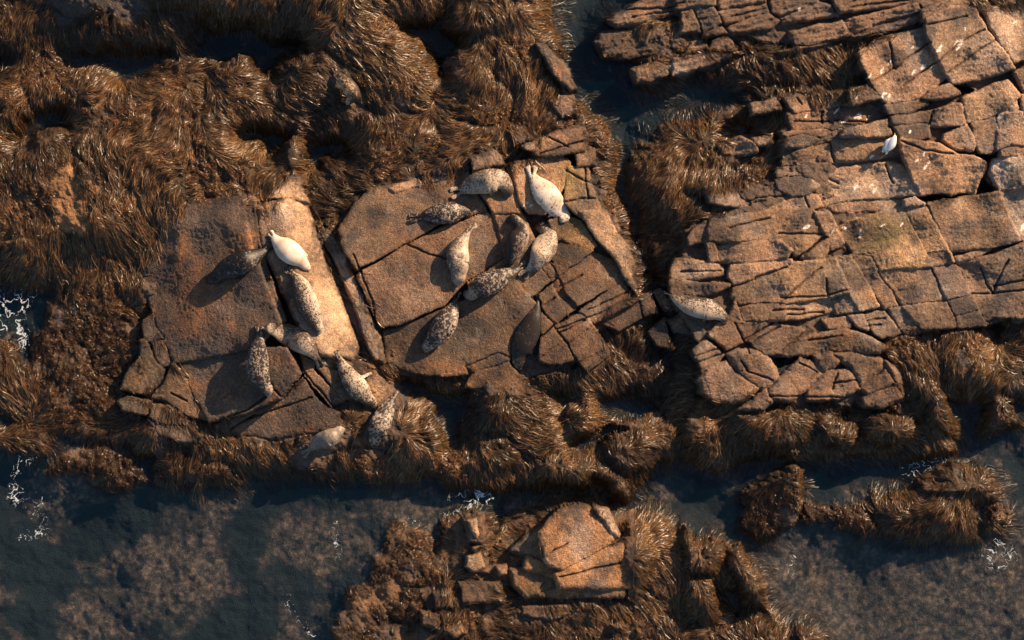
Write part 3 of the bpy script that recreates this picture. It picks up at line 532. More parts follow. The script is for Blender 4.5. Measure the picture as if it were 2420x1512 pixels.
inw = np.maximum(inw, (rk & (H > 0)).astype(np.float32)[..., None])
albedo = seac * (1 - inw) + land * inw
# bird droppings on the bare ledges
drops = (T('20', [(838, 65), (1620, 345), (1410, 490), (1405, 515), (1467, 450), (1630, 515), (1700, 475), (1316, 548), (1412, 690), (1428, 670), (1450, 690), (1990, 205), (1800, 365), (1815, 345), (1790, 380), (1940, 300), (1955, 325), (1965, 290), (1915, 330), (1950, 350), (880, 810), (1095, 783), (1245, 815), (1255, 828), (1152, 860), (1228, 695), (1313, 835), (1598, 936), (1698, 1088), (1735, 1155), (1715, 1180), (1650, 1140), (1232, 1325), (1336, 1300), (1368, 1325), (1365, 1350), (2230, 835), (2335, 170), (1340, 1105)]) +
         T('21', [(878, 105), (1070, 128), (1145, 108), (1160, 115), (1265, 130), (1258, 165), (1415, 95), (1545, 80), (2405, 90), (2395, 110)]) + [(1236, 489), (1246, 484), (1255, 487), (706, 655)])
for i, (u, v) in enumerate(drops):
    b = box([(u - 20, v - 20), (u + 20, v + 20)], 2)
    an = R(-60 + 30 * random.random()); x = wobu[b] - u; y = wobv[b] - v
    a_, b_ = random.uniform(4, 9), random.uniform(1.6, 3)
    r2 = ((x * math.cos(an) + y * math.sin(an)) / a_) ** 2 + ((-x * math.sin(an) + y * math.cos(an)) / b_) ** 2
    m = (sstep(1.5, .7, r2 + .5 * n_fin[b]) * rk[b])[..., None]
    albedo[b] = albedo[b] * (1 - m) + np.array((.82, .82, .80), np.float32) * m
spk = np.where(rk, .6, .0) * (1 - WEED) + BARE * .6
spk = np.where(np.isin(gid, (0, 3, 5, 6, 7)), spk, spk * .6)
gsc = np.array([.8, .95, .9, .72, .8, .82, .85, .95, .9, 1.0], np.float32)[gid][..., None]
albedo = np.where(inw > .5, albedo * gsc * np.array((1.05, .98, .92), np.float32), albedo)
albedo = np.clip(albedo, .002, .9)

# ---------------------------------------------------------------- materials
def nodes(name):
    m = bpy.data.materials.new(name); m.use_nodes = True
    nt = m.node_tree
    return m, nt, nt.nodes["Principled BSDF"]
def N(nt, t, **kw):
    n = nt.nodes.new(t)
    for k, v in kw.items(): setattr(n, k, v)
    return n
def ramp(nt, src, p0, p1, c0=(0, 0, 0, 1), c1=(1, 1, 1, 1)):
    r = N(nt, "ShaderNodeValToRGB")
    r.color_ramp.elements[0].position = p0; r.color_ramp.elements[1].position = p1
    r.color_ramp.elements[0].color = c0; r.color_ramp.elements[1].color = c1
    nt.links.new(src, r.inputs[0]); return r.outputs[0]
def mixc(nt, f, a, b, mode='MIX'):
    m = N(nt, "ShaderNodeMix", data_type='RGBA', blend_type=mode)
    for sck, val in ((m.inputs[0], f), (m.inputs[6], a), (m.inputs[7], b)):
        if isinstance(val, (float, int)): sck.default_value = val
        elif isinstance(val, tuple): sck.default_value = val + (1,) if len(val) == 3 else val
        else: nt.links.new(val, sck)
    return m.outputs[2]
def noise(nt, scale, detail=4, vec=None, rough_=.6):
    n = N(nt, "ShaderNodeTexNoise"); n.inputs["Scale"].default_value = scale; n.inputs["Detail"].default_value = detail
    n.inputs["Roughness"].default_value = rough_
    if vec is not None: nt.links.new(vec, n.inputs["Vector"])
    return n
MAT_ROCK, nt, pb = nodes("granite")
geo = N(nt, "ShaderNodeNewGeometry")
at = N(nt, "ShaderNodeAttribute", attribute_name="albedo")
nz = noise(nt, 38, 5, geo.outputs["Position"]); nzs = noise(nt, 55, 2, geo.outputs["Position"], .5)
f = ramp(nt, nz.outputs[0], .3, .72, (.5, .5, .52, 1), (1.55, 1.5, 1.42, 1))
c = mixc(nt, 1.0, at.outputs["Color"], f, 'MULTIPLY')
sp = ramp(nt, nzs.outputs[0], .56, .63)
mul = N(nt, "ShaderNodeMath", operation='MULTIPLY'); nt.links.new(sp, mul.inputs[0]); nt.links.new(at.outputs["Alpha"], mul.inputs[1])
lighter = mixc(nt, 1.0, c, (3.0, 2.5, 2.0), 'MULTIPLY')
c = mixc(nt, mul.outputs[0], c, lighter)
nt.links.new(c, pb.inputs["Base Color"])
pb.inputs["Roughness"].default_value = .62
pb.inputs["Specular IOR Level"].default_value = .35
bp = N(nt, "ShaderNodeBump"); bp.inputs["Strength"].default_value = 1.0; bp.inputs["Distance"].default_value = .05
nb = noise(nt, 30, 6, geo.outputs["Position"], .68)
nt.links.new(nb.outputs[0], bp.inputs["Height"]); nt.links.new(bp.outputs[0], pb.inputs["Normal"])

MAT_WEED, nt, pb = nodes("rockweed_frond")
at = N(nt, "ShaderNodeAttribute", attribute_name="albedo")
nt.links.new(at.outputs["Color"], pb.inputs["Base Color"])
pb.inputs["Roughness"].default_value = .33
pb.inputs["Specular IOR Level"].default_value = .34

MAT_WATER = bpy.data.materials.new("sea_water"); MAT_WATER.use_nodes = True
nt = MAT_WATER.node_tree
nt.nodes.remove(nt.nodes["Principled BSDF"])
geo = N(nt, "ShaderNodeNewGeometry")
tr = N(nt, "ShaderNodeBsdfTransparent"); tr.inputs[0].default_value = (.80, .86, .89, 1)
df = N(nt, "ShaderNodeBsdfDiffuse"); df.inputs[0].default_value = (.002, .024, .048, 1)
gl = N(nt, "ShaderNodeBsdfGlossy"); gl.inputs["Roughness"].default_value = .06
fr = N(nt, "ShaderNodeFresnel"); fr.inputs[0].default_value = 1.33
m1 = N(nt, "ShaderNodeMixShader"); m1.inputs[0].default_value = .12
m2 = N(nt, "ShaderNodeMixShader")
nw = noise(nt, 2.6, 4, geo.outputs["Position"], .55); nw.inputs["Distortion"].default_value = 1.2
bp = N(nt, "ShaderNodeBump"); bp.inputs["Strength"].default_value = .5; bp.inputs["Distance"].default_value = .08
nt.links.new(nw.outputs[0], bp.inputs["Height"])
nt.links.new(bp.outputs[0], gl.inputs["Normal"]); nt.links.new(bp.outputs[0], fr.inputs["Normal"])
nt.links.new(tr.outputs[0], m1.inputs[1]); nt.links.new(df.outputs[0], m1.inputs[2])
fb = N(nt, "ShaderNodeMath", operation='SUBTRACT'); fb.inputs[0].default_value = 1; nt.links.new(geo.outputs["Backfacing"], fb.inputs[1])
fx_ = N(nt, "ShaderNodeMath", operation='MULTIPLY'); nt.links.new(fr.outputs[0], fx_.inputs[0]); nt.links.new(fb.outputs[0], fx_.inputs[1])   # from below the surface lets light out
nt.links.new(fx_.outputs[0], m2.inputs[0]); nt.links.new(m1.outputs[0], m2.inputs[1]); nt.links.new(gl.outputs[0], m2.inputs[2])
nt.links.new(m2.outputs[0], nt.nodes["Material Output"].inputs[0])

# ---------------------------------------------------------------- cut the relief into objects
PX = ((U - 1210) * S).ravel(); PY = ((756 - V) * S).ravel()
alb4 = np.concatenate([albedo, np.clip(spk, 0, 1)[..., None]], -1).reshape(-1, 4).astype(np.float32)
HZ = H.ravel()
jj, ii = np.mgrid[0:NV - 1, 0:NU - 1]
F = np.stack([jj * NU + ii, (jj + 1) * NU + ii, (jj + 1) * NU + ii + 1, jj * NU + ii + 1], -1).reshape(-1, 4)
OWN = np.where(D > -8, 1, 0).astype(np.int32)              # 0 sea floor, 1 shore, 100+ islets, 200+ boulders, 1000+ blocks
OWN = np.where(ISL > 0, 100 + ISL, OWN)
OWN = np.where(MO > 0, 200 + MO, OWN)
OWN = np.where(BID > 0, 1000 + BID, OWN)
OC = OWN[:-1, :-1]
def largest(mask):
    lab = np.where(mask, np.arange(1, mask.size + 1).reshape(mask.shape), 0)
    while True:
        n_ = np.pad(lab, 1)
        new = np.maximum.reduce([lab, n_[:-2, 1:-1], n_[2:, 1:-1], n_[1:-1, :-2], n_[1:-1, 2:]]) * mask
        for _ in range(3):
            n_ = np.pad(new, 1); new = np.maximum.reduce([new, n_[:-2, 1:-1], n_[2:, 1:-1], n_[1:-1, :-2], n_[1:-1, 2:]]) * mask
        if (new == lab).all(): break
        lab = new
    l_, c_ = np.unique(lab[lab > 0], return_counts=True)
    return lab == l_[c_.argmax()]
for k in np.unique(OC[OC >= 101]):
    r_, c_ = np.nonzero(OC == k)
    sl_ = (slice(r_.min(), r_.max() + 1), slice(c_.min(), c_.max() + 1))
    m_ = OC[sl_] == k
    keep_ = largest(m_)
    OC[sl_][m_ & ~keep_] = 1
fown = OC.ravel()
def mesh_from(name, co_, quads, a4, mat, smooth=True):
    me = bpy.data.meshes.new(name)
    me.vertices.add(len(co_)); me.vertices.foreach_set("co", np.ascontiguousarray(co_, np.float32).ravel())
    nq = len(quads)
    me.loops.add(nq * 4); me.loops.foreach_set("vertex_index", np.ascontiguousarray(quads, np.int32).ravel())
    me.polygons.add(nq); me.polygons.foreach_set("loop_start", np.arange(0, nq * 4, 4, dtype=np.int32))
    me.update(calc_edges=True)
    if smooth: me.polygons.foreach_set("use_smooth", np.ones(nq, bool))
    if a4 is not None:
        at_ = me.attributes.new("albedo", 'FLOAT_COLOR', 'POINT')
        at_.data.foreach_set("color", np.ascontiguousarray(a4, np.float32).ravel())
    me.materials.append(mat)
    return me
order = np.argsort(fown, kind='stable'); fs = fown[order]
cuts = np.flatnonzero(np.diff(fs)) + 1
pieces = {int(fown[g_[0]]): g_ for g_ in np.split(order, cuts)}
XYZ = np.stack([PX, PY, HZ], -1)
def piece(name, key, parent=None, loc=(0, 0, 0)):
    q = F[pieces[key]]
    vid, inv = np.unique(q, return_inverse=True)
    me = mesh_from(name, XYZ[vid] - np.array(loc), inv.reshape(-1, 4), alb4[vid], MAT_ROCK)
    return link(name, me, parent)
tag(piece("seabed", 0), kind="structure")
tag(piece("shore", 1), kind="structure")
owners = {}
islet_info = {
    'south': ("big weed-covered islet with a bare orange rock dome, beyond the channel at the bottom", "islet"),
    'box': ("dark square-sided rock standing in the water with a golden sunlit right edge", "rock"),
    'crest': ("broad islet of long combed golden seaweed lying in the water at lower right", "islet"),
    'tail': ("low narrow reef of rusty seaweed trailing from the square dark rock to the combed islet", "reef"),
    'knob': ("small weedy knob of rock just right of the combed islet", "rock"),
    'west': ("low dark brown weed reef off the shore at lower left", "reef")}
for k, nme in enumerate(isl_names):
    if 101 + k in pieces:
        o = piece("islet" if islet_info[nme][1] == "islet" else "reef" if islet_info[nme][1] == "reef" else "rock", 101 + k)
        tag(o, *islet_info[nme]); owners[101 + k] = o
mound_labels = {
    0: "round weed-topped boulder, leftmost of the row below the cracked brown hump", 1: "widest weed-covered boulder, directly below the cracked brown hump", 2: "weed-covered boulder in the row between the widest one and the right-hand one",
    3: "weed-covered boulder at the right end of the row along the lower channel", 4: "long slanting ridge of golden weed right of the cracked brown hump", 5: "dark shaggy mound under the lower edge of the right-hand ledges",
    6: "round dark-crowned mound with a golden fringe above the islet's tip", 7: "slanting sausage-shaped weed mound pointing at the channel beside the islet", 8: "dark shaggy boulder between the golden-fringed mound and the row of boulders",
    9: "low shaggy mound below the triangular tip of the central slab", 10: "tangled golden mound right of the small blue tide pool", 11: "narrow golden weed ridge just right of the small speckled seals, by the tide pool",
    12: "weedy mound jutting into the water at the right edge below the ledges", 13: "low dark weedy mound along the channel, under the small tide pool", 14: "tall narrow weed ridge right of the orange rock dome", 15: "round golden weed mound next to the narrow ridge on the islet",
    16: "long golden weed ridge sloping down the islet's right flank", 17: "tangled weed mound beside the islet's little pool", 18: "weed-hung shoulder at the right side of the orange dome", 19: "big shaggy mound at the top edge beside the dark channel",
    20: "combed golden mound right of the curled lone seal", 21: "swirling weed mound next to the lone brown seal", 22: "low weedy mound above the lone seal, below the top pool", 23: "small shaggy mound at the top edge left of the inlet pool",
    24: "tall golden weed hump right of the bare orange strip at left", 25: "golden weed hump left of the bare orange strip", 26: "wedge of weed standing above the pale sunlit strip of slab", 27: "weedy mound above the upper edge of the dark left slab",
    28: "shaggy mound left of the pale ridge of rock by the channel", 29: "long weed ridge with a bare pale spine along the channel", 30: "golden weed mound below the top-left pool", 31: "wide mat-like weed mound in the upper left",
    32: "dark shaggy mound at the left end of the right-hand ledges", 33: "weedy mound on the far side of the dark channel from the white seal"}
for k, q in enumerate(mounds):
    if 201 + k in pieces:
        o = piece("boulder", 201 + k)
        tag(o, mound_labels[k], "boulder", "weed-covered boulders along the shore"); owners[201 + k] = o
slab_info = {'L': ("rock_slab", "large dark smooth slab with orange stains under the left group of seals", "rock slab"), 'S': ("rock_ridge", "pale sunlit ridge of rock between the dark left slab and the central slab", "rock ridge"),
    'K': ("broken_rock", "broken dark blocks at the lower left corner of the dark slab", "rock"), 'C': ("rock_slab", "central brown slab cracked into blocks on its right, under the larger group of seals", "rock slab"),
    'T': ("rock_ledge", "long thin layered ledges running along the top edge at right", "rock ledge"), 'R': ("rock_ledge", "wide ledge of jointed tan blocks with white droppings filling the right side", "rock ledge"),
    'B': ("rock_hump", "rounded cracked brown hump in front of the right-hand ledges", "rock"), 'D': ("rock_dome", "bare orange-lit rock dome rising from the weed of the bottom islet", "rock dome"), 'P': ("rock_outcrop", "pale knobs of bare rock along the islet's spine, left of the orange dome", "rock")}
groups = {}
for g_, (nm, lb, ct) in slab_info.items():
    ids = [k for k, q in enumerate(blocks) if q['g'] == g_]
    c = np.mean([np.mean(blocks[k]['p'], 0) for k in ids], 0)
    e = link(nm, None); e.location = (wx(c[0]), wy(c[1]), 0.0); e.empty_display_size = .3
    tag(e, lb, ct)
    groups[g_] = e
    for k in ids:
        if 1001 + k in pieces: piece("rock_block", 1001 + k, e, (wx(c[0]), wy(c[1]), 0.0))

# ---------------------------------------------------------------- sea
me = bpy.data.meshes.new("sea"); s_ = 150
me.from_pydata([(-s_, -s_, 0), (s_, -s_, 0), (s_, s_, 0), (-s_, s_, 0)], [], [(0, 1, 2, 3)]); me.materials.append(MAT_WATER)
tag(link("water", me), kind="structure")
fl, nt, pb = nodes("deep_floor"); geo = N(nt, "ShaderNodeNewGeometry"); n_ = noise(nt, .5, 8, geo.outputs["Position"], .65); nt.links.new(ramp(nt, n_.outputs[0], .45, .62, (.004, .012, .017, 1), (.15, .10, .075, 1)), pb.inputs["Base Color"]); pb.inputs["Roughness"].default_value = .9
me = bpy.data.meshes.new("deep_floor"); me.from_pydata([(-s_, -s_, -0.95), (s_, -s_, -0.95), (s_, s_, -0.95), (-s_, s_, -0.95)], [], [(0, 1, 2, 3)]); me.materials.append(fl)
tag(link("sea_floor", me), kind="structure")

# ---------------------------------------------------------------- rockweed fronds
NS, SEG = 460000, 5
w_ = WEED * ((U > -330) & (U < 2750) & (V > -290) & (V < 1810))
w_ = w_ * (.2 + .8 * sstep(-.6, .6, lic))
cdf = np.cumsum(w_.ravel().astype(np.float64)); cdf /= cdf[-1]
pick = np.searchsorted(cdf, rng.random(NS))
pj = (pick // NU).astype(np.float32) + rng.random(NS, dtype=np.float32) - .5; pi = (pick % NU).astype(np.float32) + rng.random(NS, dtype=np.float32) - .5
# thin submerged weed at the waterline is included through the mask
WETP = [(905, 1410, 120, 160, .65), (215, 830, 160, 180, .6), (180, 60, 420, 110, .5), (1550, 850, 90, 130, .6), (640, 1110, 320, 40, .5), (1480, 1070, 70, 70, .4), (1760, 190, 180, 70, .5), (1800, 1165, 70, 70, .6), (1560, 600, 60, 200, .4), (230, 1110, 130, 60, .6), (1900, 1215, 160, 50, .4)]  # dark wrack patches, with the shade of slopes and hollows painted in
short = sstep(.12, .3, fbm(U, V, 120, 3, 161))
for (u_, v_, ru_, rv_, f_) in WETP[:1] + WETP[1:2] + WETP[9:]:
    short = np.maximum(short, np.exp(-(((U - u_) / ru_) ** 2 + ((V - v_) / rv_) ** 2) ** 3))
sh_ = short.ravel()[pick].astype(np.float32)
L = (rng.uniform(14, 58, NS) * (1 - .74 * sh_)).astype(np.float32)
owner_s = OWN.ravel()[pick]
bend = rng.normal(0, .16, NS).astype(np.float32); a0 = (rng.normal(0, .24, NS) * (1 + 2.6 * sh_)).astype(np.float32)
cx, cy = [pi.copy()], [pj.copy()]
px_, py_ = pi.copy(), pj.copy()
dirs = []
for k in range(SEG):
    ix = np.clip(px_.astype(np.int32), 0, NU - 1); iy = np.clip(py_.astype(np.int32), 0, NV - 1)
    an = np.arctan2(fy[iy, ix], fx[iy, ix]) + a0 + bend * (k - 2)
    st = L / SEG / STEP
    dx, dy = np.cos(an), np.sin(an); dirs.append((dx, dy))
    px_ = px_ + dx * st; py_ = py_ + dy * st
    cx.append(px_.copy()); cy.append(py_.copy())
dirs.append(dirs[-1])
lift = rng.gamma(1.3, .006, NS).astype(np.float32)
W0 = rng.uniform(.0025, .0062, NS).astype(np.float32)
tilt = rng.normal(0, .5, NS).astype(np.float32)
hue = rng.random((NS, 1)).astype(np.float32)
patchy = (.5 + .9 * fbm(U, V, 130, 3, 160)).ravel()[pick][:, None].clip(0, 1).astype(np.float32)
ca = np.array((.046, .027, .013), np.float32); cb = np.array((.42, .265, .13), np.float32); cc_ = np.array((.20, .085, .026), np.float32)
scol = ca + (cb - ca) * (hue ** 3) ; scol = scol * (.65 + .55 * patchy)
rusty = (rng.random((NS, 1)) < .22 + .4 * sh_[:, None] + .25 * (np.isin(owner_s, (104, 106)))[:, None])
scol = np.where(rusty, cc_, scol)
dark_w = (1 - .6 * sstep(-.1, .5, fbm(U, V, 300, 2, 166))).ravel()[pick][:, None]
wet = (.45 + .55 * sstep(0, 45, D))  # wet fronds along the waterline, then the dark patches with their painted shade
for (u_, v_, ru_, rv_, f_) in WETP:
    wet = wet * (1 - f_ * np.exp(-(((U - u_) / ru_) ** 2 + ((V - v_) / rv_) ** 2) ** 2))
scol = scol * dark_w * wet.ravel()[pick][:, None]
verts = np.empty((NS, SEG + 1, 2, 3), np.float32); cols = np.empty((NS, SEG + 1, 2, 4), np.float32)
for k in range(SEG + 1):
    ix = np.clip(cx[k].astype(np.int32), 0, NU - 1); iy = np.clip(cy[k].astype(np.int32), 0, NV - 1)
    t = k / SEG
    z = H[iy, ix] + .006 + lift * (math.sin(math.pi * min(1, t * 1.05 + .05)) * 1.6 + .3)
    x = (U0 + cx[k] * STEP - 1210) * S; y = (756 - V0 - cy[k] * STEP) * S
    dx, dy = dirs[k]; nx, ny = -dy, dx
    w = W0 * (.55 + .75 * t if t < .75 else 1.1 - 2.6 * (t - .75))
    ct, st_ = np.cos(tilt), np.sin(tilt)
    for s, sg in ((0, -1), (1, 1)):
        verts[:, k, s, 0] = x + sg * w * nx * ct; verts[:, k, s, 1] = y - sg * w * ny * ct; verts[:, k, s, 2] = z + sg * w * st_
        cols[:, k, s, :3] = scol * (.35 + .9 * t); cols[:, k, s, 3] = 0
bq = np.array([[2 * k, 2 * k + 1, 2 * k + 3, 2 * k + 2] for k in range(SEG)])
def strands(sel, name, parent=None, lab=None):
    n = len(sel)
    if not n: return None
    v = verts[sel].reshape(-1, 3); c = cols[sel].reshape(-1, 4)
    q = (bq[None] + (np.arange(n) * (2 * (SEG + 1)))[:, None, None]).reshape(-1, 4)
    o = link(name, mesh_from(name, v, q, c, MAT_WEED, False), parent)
    o["kind"] = "stuff"
    return o
so_ = np.argsort(owner_s, kind='stable'); os_ = owner_s[so_]
for g_ in np.split(so_, np.flatnonzero(np.diff(os_)) + 1):
    k = int(owner_s[g_[0]])
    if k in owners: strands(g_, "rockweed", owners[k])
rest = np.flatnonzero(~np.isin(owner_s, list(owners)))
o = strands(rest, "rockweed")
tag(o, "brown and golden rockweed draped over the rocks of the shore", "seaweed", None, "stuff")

# ---------------------------------------------------------------- foam
MAT_FOAM, nt, pb = nodes("sea_foam"); pb.inputs["Base Color"].default_value = (.50, .58, .63, 1); pb.inputs["Roughness"].default_value = .8
fo = [(T('01', [(-60, 570), (100, 570), (280, 560), (200, 620), (130, 720), (150, 800), (180, 860), (170, 1010), (140, 940), (110, 850), (-60, 870)]), 1.0),
      (T('02', [(90, 200), (220, 190), (200, 240), (110, 260), (90, 420), (130, 420), (150, 540), (240, 520), (290, 680), (300, 780), (250, 790), (180, 830), (130, 850), (230, 700), (200, 560), (60, 540), (20, 540), (60, 480), (40, 270)]), .8),
      (T('02', [(1980, 1190), (2050, 1190), (2070, 1330), (2150, 1430), (2220, 1500), (2150, 1500), (2060, 1360)]), .7), (T('02', [(2330, 700), (2380, 700), (2400, 900), (2350, 1010), (2330, 950)]), .55), (T('02', [(720, 190), (840, 190), (800, 230), (730, 220)]), .6),
      (T('12', [(770, 490), (850, 420), (1000, 450), (1080, 560), (960, 560), (900, 620), (800, 660), (700, 690), (690, 640), (830, 600), (920, 540), (850, 500), (780, 540)]), .95), (T('12', [(420, 680), (600, 650), (560, 760), (600, 830), (540, 760), (500, 690)]), .6),
      (T('22', [(2150, 880), (2250, 830), (2420, 900), (2400, 960), (2250, 1020), (2180, 970)]), .6), (T('22', [(1600, 280), (1760, 270), (1880, 200), (1960, 200), (1900, 280), (1780, 340), (1640, 380)]), .5), (T('22', [(740, 920), (800, 930), (830, 1140), (790, 1100)]), .5)]
FM = np.zeros(U.shape, np.float32)
lace = np.abs(fbm(wob2u, wob2v, 26, 3, 170))
for p, s in fo:
    b = box(p, 20)
    d = sdf(p, wob2u[b], wob2v[b])
    FM[b] = np.maximum(FM[b], sstep(-10, 14, d) * s)
# finer lattice for the foam lace
fj, fi = np.nonzero((FM > .05) & (H < -.015))
sub = 3
fv, fq = [], []
gu = np.repeat(us[fi], sub * sub) + np.tile(np.repeat(np.arange(sub), sub), len(fi)) * STEP / sub
gv = np.repeat(vs[fj], sub * sub) + np.tile(np.tile(np.arange(sub), sub), len(fi)) * STEP / sub
gf = np.repeat(FM[fj, fi], sub * sub)
gu2 = gu + 9 * perlin(gu / 30, gv / 30, 171) + 3 * perlin(gu / 10, gv / 10, 172); gv2 = gv + 9 * perlin(gu / 30, gv / 30, 173) + 3 * perlin(gu / 10, gv / 10, 174)
lc = np.abs(fbm(gu2, gv2, 24, 3, 170, .55))
brk = fbm(gu, gv, 40, 3, 178)
keep = lc < .085 * gf * (.4 + 1.5 * sstep(-.25, .4, brk)) * rng.random(len(lc)) ** .8
keep |= (rng.random(len(lc)) < .006 * gf * sstep(-.1, .4, brk))  # stray bubble dots, also painting sun sparkle on the water
gu, gv = gu[keep], gv[keep]
h_ = STEP / sub
cor = np.stack([np.stack([gu, gv], -1), np.stack([gu, gv + h_], -1), np.stack([gu + h_, gv + h_], -1), np.stack([gu + h_, gv], -1)], 1)
V3 = np.stack([(cor[..., 0] - 1210) * S, (756 - cor[..., 1]) * S, np.full(cor.shape[:2], .006)], -1).reshape(-1, 3)
me = mesh_from("sea_foam", V3, np.arange(len(V3)).reshape(-1, 4), None, MAT_FOAM, False)
tag(link("sea_foam", me), "white lacy sea foam on the dark water", "foam", None, "stuff")

# ---------------------------------------------------------------- seals
def hz(u, v):
    i = int(np.clip((u - U0) / STEP, 0, NU - 1)); j = int(np.clip((v - V0) / STEP, 0, NV - 1))
    return float(H[max(0, j - 3):j + 4, max(0, i - 3):i + 4].mean())
REG = {1: (580, 640, .16536), 2: (680, 900, .16536), 3: (840, 1080, .16536), 4: (1160, 450, .19843), 5: (1180, 600, .19843), 6: (1180, 800, .19843), 7: (1860, 780, .09921), 8: (920, 180, .08598), 9: (2460, 360, .06614)}
def Z(r, x, y):
    ox, oy, s = REG[r]
    return ((ox + x * s) * .82877, (oy + y * s) * .82877)
def seal_mat(name, pale_, dark_, scale, contrast=.10):
    m, nt, pb = nodes(name)
    tc_ = N(nt, "ShaderNodeTexCoord")
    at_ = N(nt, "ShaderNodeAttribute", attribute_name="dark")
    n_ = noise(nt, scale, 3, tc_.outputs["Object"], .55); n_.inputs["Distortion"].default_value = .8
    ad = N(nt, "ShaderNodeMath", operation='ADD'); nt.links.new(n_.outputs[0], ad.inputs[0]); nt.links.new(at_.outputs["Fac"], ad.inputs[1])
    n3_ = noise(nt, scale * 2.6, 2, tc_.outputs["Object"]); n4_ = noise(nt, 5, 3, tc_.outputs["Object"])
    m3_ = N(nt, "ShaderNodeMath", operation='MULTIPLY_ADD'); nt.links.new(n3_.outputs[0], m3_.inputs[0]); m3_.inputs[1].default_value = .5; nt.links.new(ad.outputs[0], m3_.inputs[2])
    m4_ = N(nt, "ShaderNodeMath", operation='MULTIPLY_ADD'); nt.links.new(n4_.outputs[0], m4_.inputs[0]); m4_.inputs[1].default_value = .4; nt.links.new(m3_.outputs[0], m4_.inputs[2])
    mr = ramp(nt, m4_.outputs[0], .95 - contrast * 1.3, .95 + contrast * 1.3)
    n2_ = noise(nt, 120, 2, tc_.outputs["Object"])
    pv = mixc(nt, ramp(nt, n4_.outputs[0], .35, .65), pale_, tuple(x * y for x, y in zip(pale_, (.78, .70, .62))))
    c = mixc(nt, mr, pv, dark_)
    c = mixc(nt, 1.0, c, ramp(nt, n2_.outputs[0], .3, .7, (.8, .8, .8, 1), (1.15, 1.15, 1.15, 1)), 'MULTIPLY')
    nt.links.new(c, pb.inputs["Base Color"])
    pb.inputs["Roughness"].default_value = .45
    pb.inputs["Specular IOR Level"].default_value = .28
    bp_ = N(nt, "ShaderNodeBump"); bp_.inputs["Strength"].default_value = .18; bp_.inputs["Distance"].default_value = .01
    nt.links.new(n2_.outputs[0], bp_.inputs["Height"]); nt.links.new(bp_.outputs[0], pb.inputs["Normal"])
    return m
def catmull(P, n):
    P = np.array(P, float); Q = np.vstack([2 * P[0] - P[1], P, 2 * P[-1] - P[-2]])
    d = np.r_[0, np.cumsum(np.linalg.norm(np.diff(P[:, :2], axis=0), axis=1))]; d /= d[-1]
    out = []
    for t in np.linspace(0, 1, n):
        k = min(np.searchsorted(d, t, 'right') - 1, len(P) - 2); f_ = (t - d[k]) / (d[k + 1] - d[k])
        a, b_, c_, e_ = Q[k:k + 4]
        out.append(.5 * (2 * b_ + (c_ - a) * f_ + (2 * a - 5 * b_ + 4 * c_ - e_) * f_ ** 2 + (3 * b_ - a - 3 * c_ + e_) * f_ ** 3))
    return np.array(out)
MAT_EYE, nt, pb = nodes("seal_eye"); pb.inputs["Base Color"].default_value = (.008, .006, .006, 1); pb.inputs["Roughness"].default_value = .12
NR, NC = 30, 18
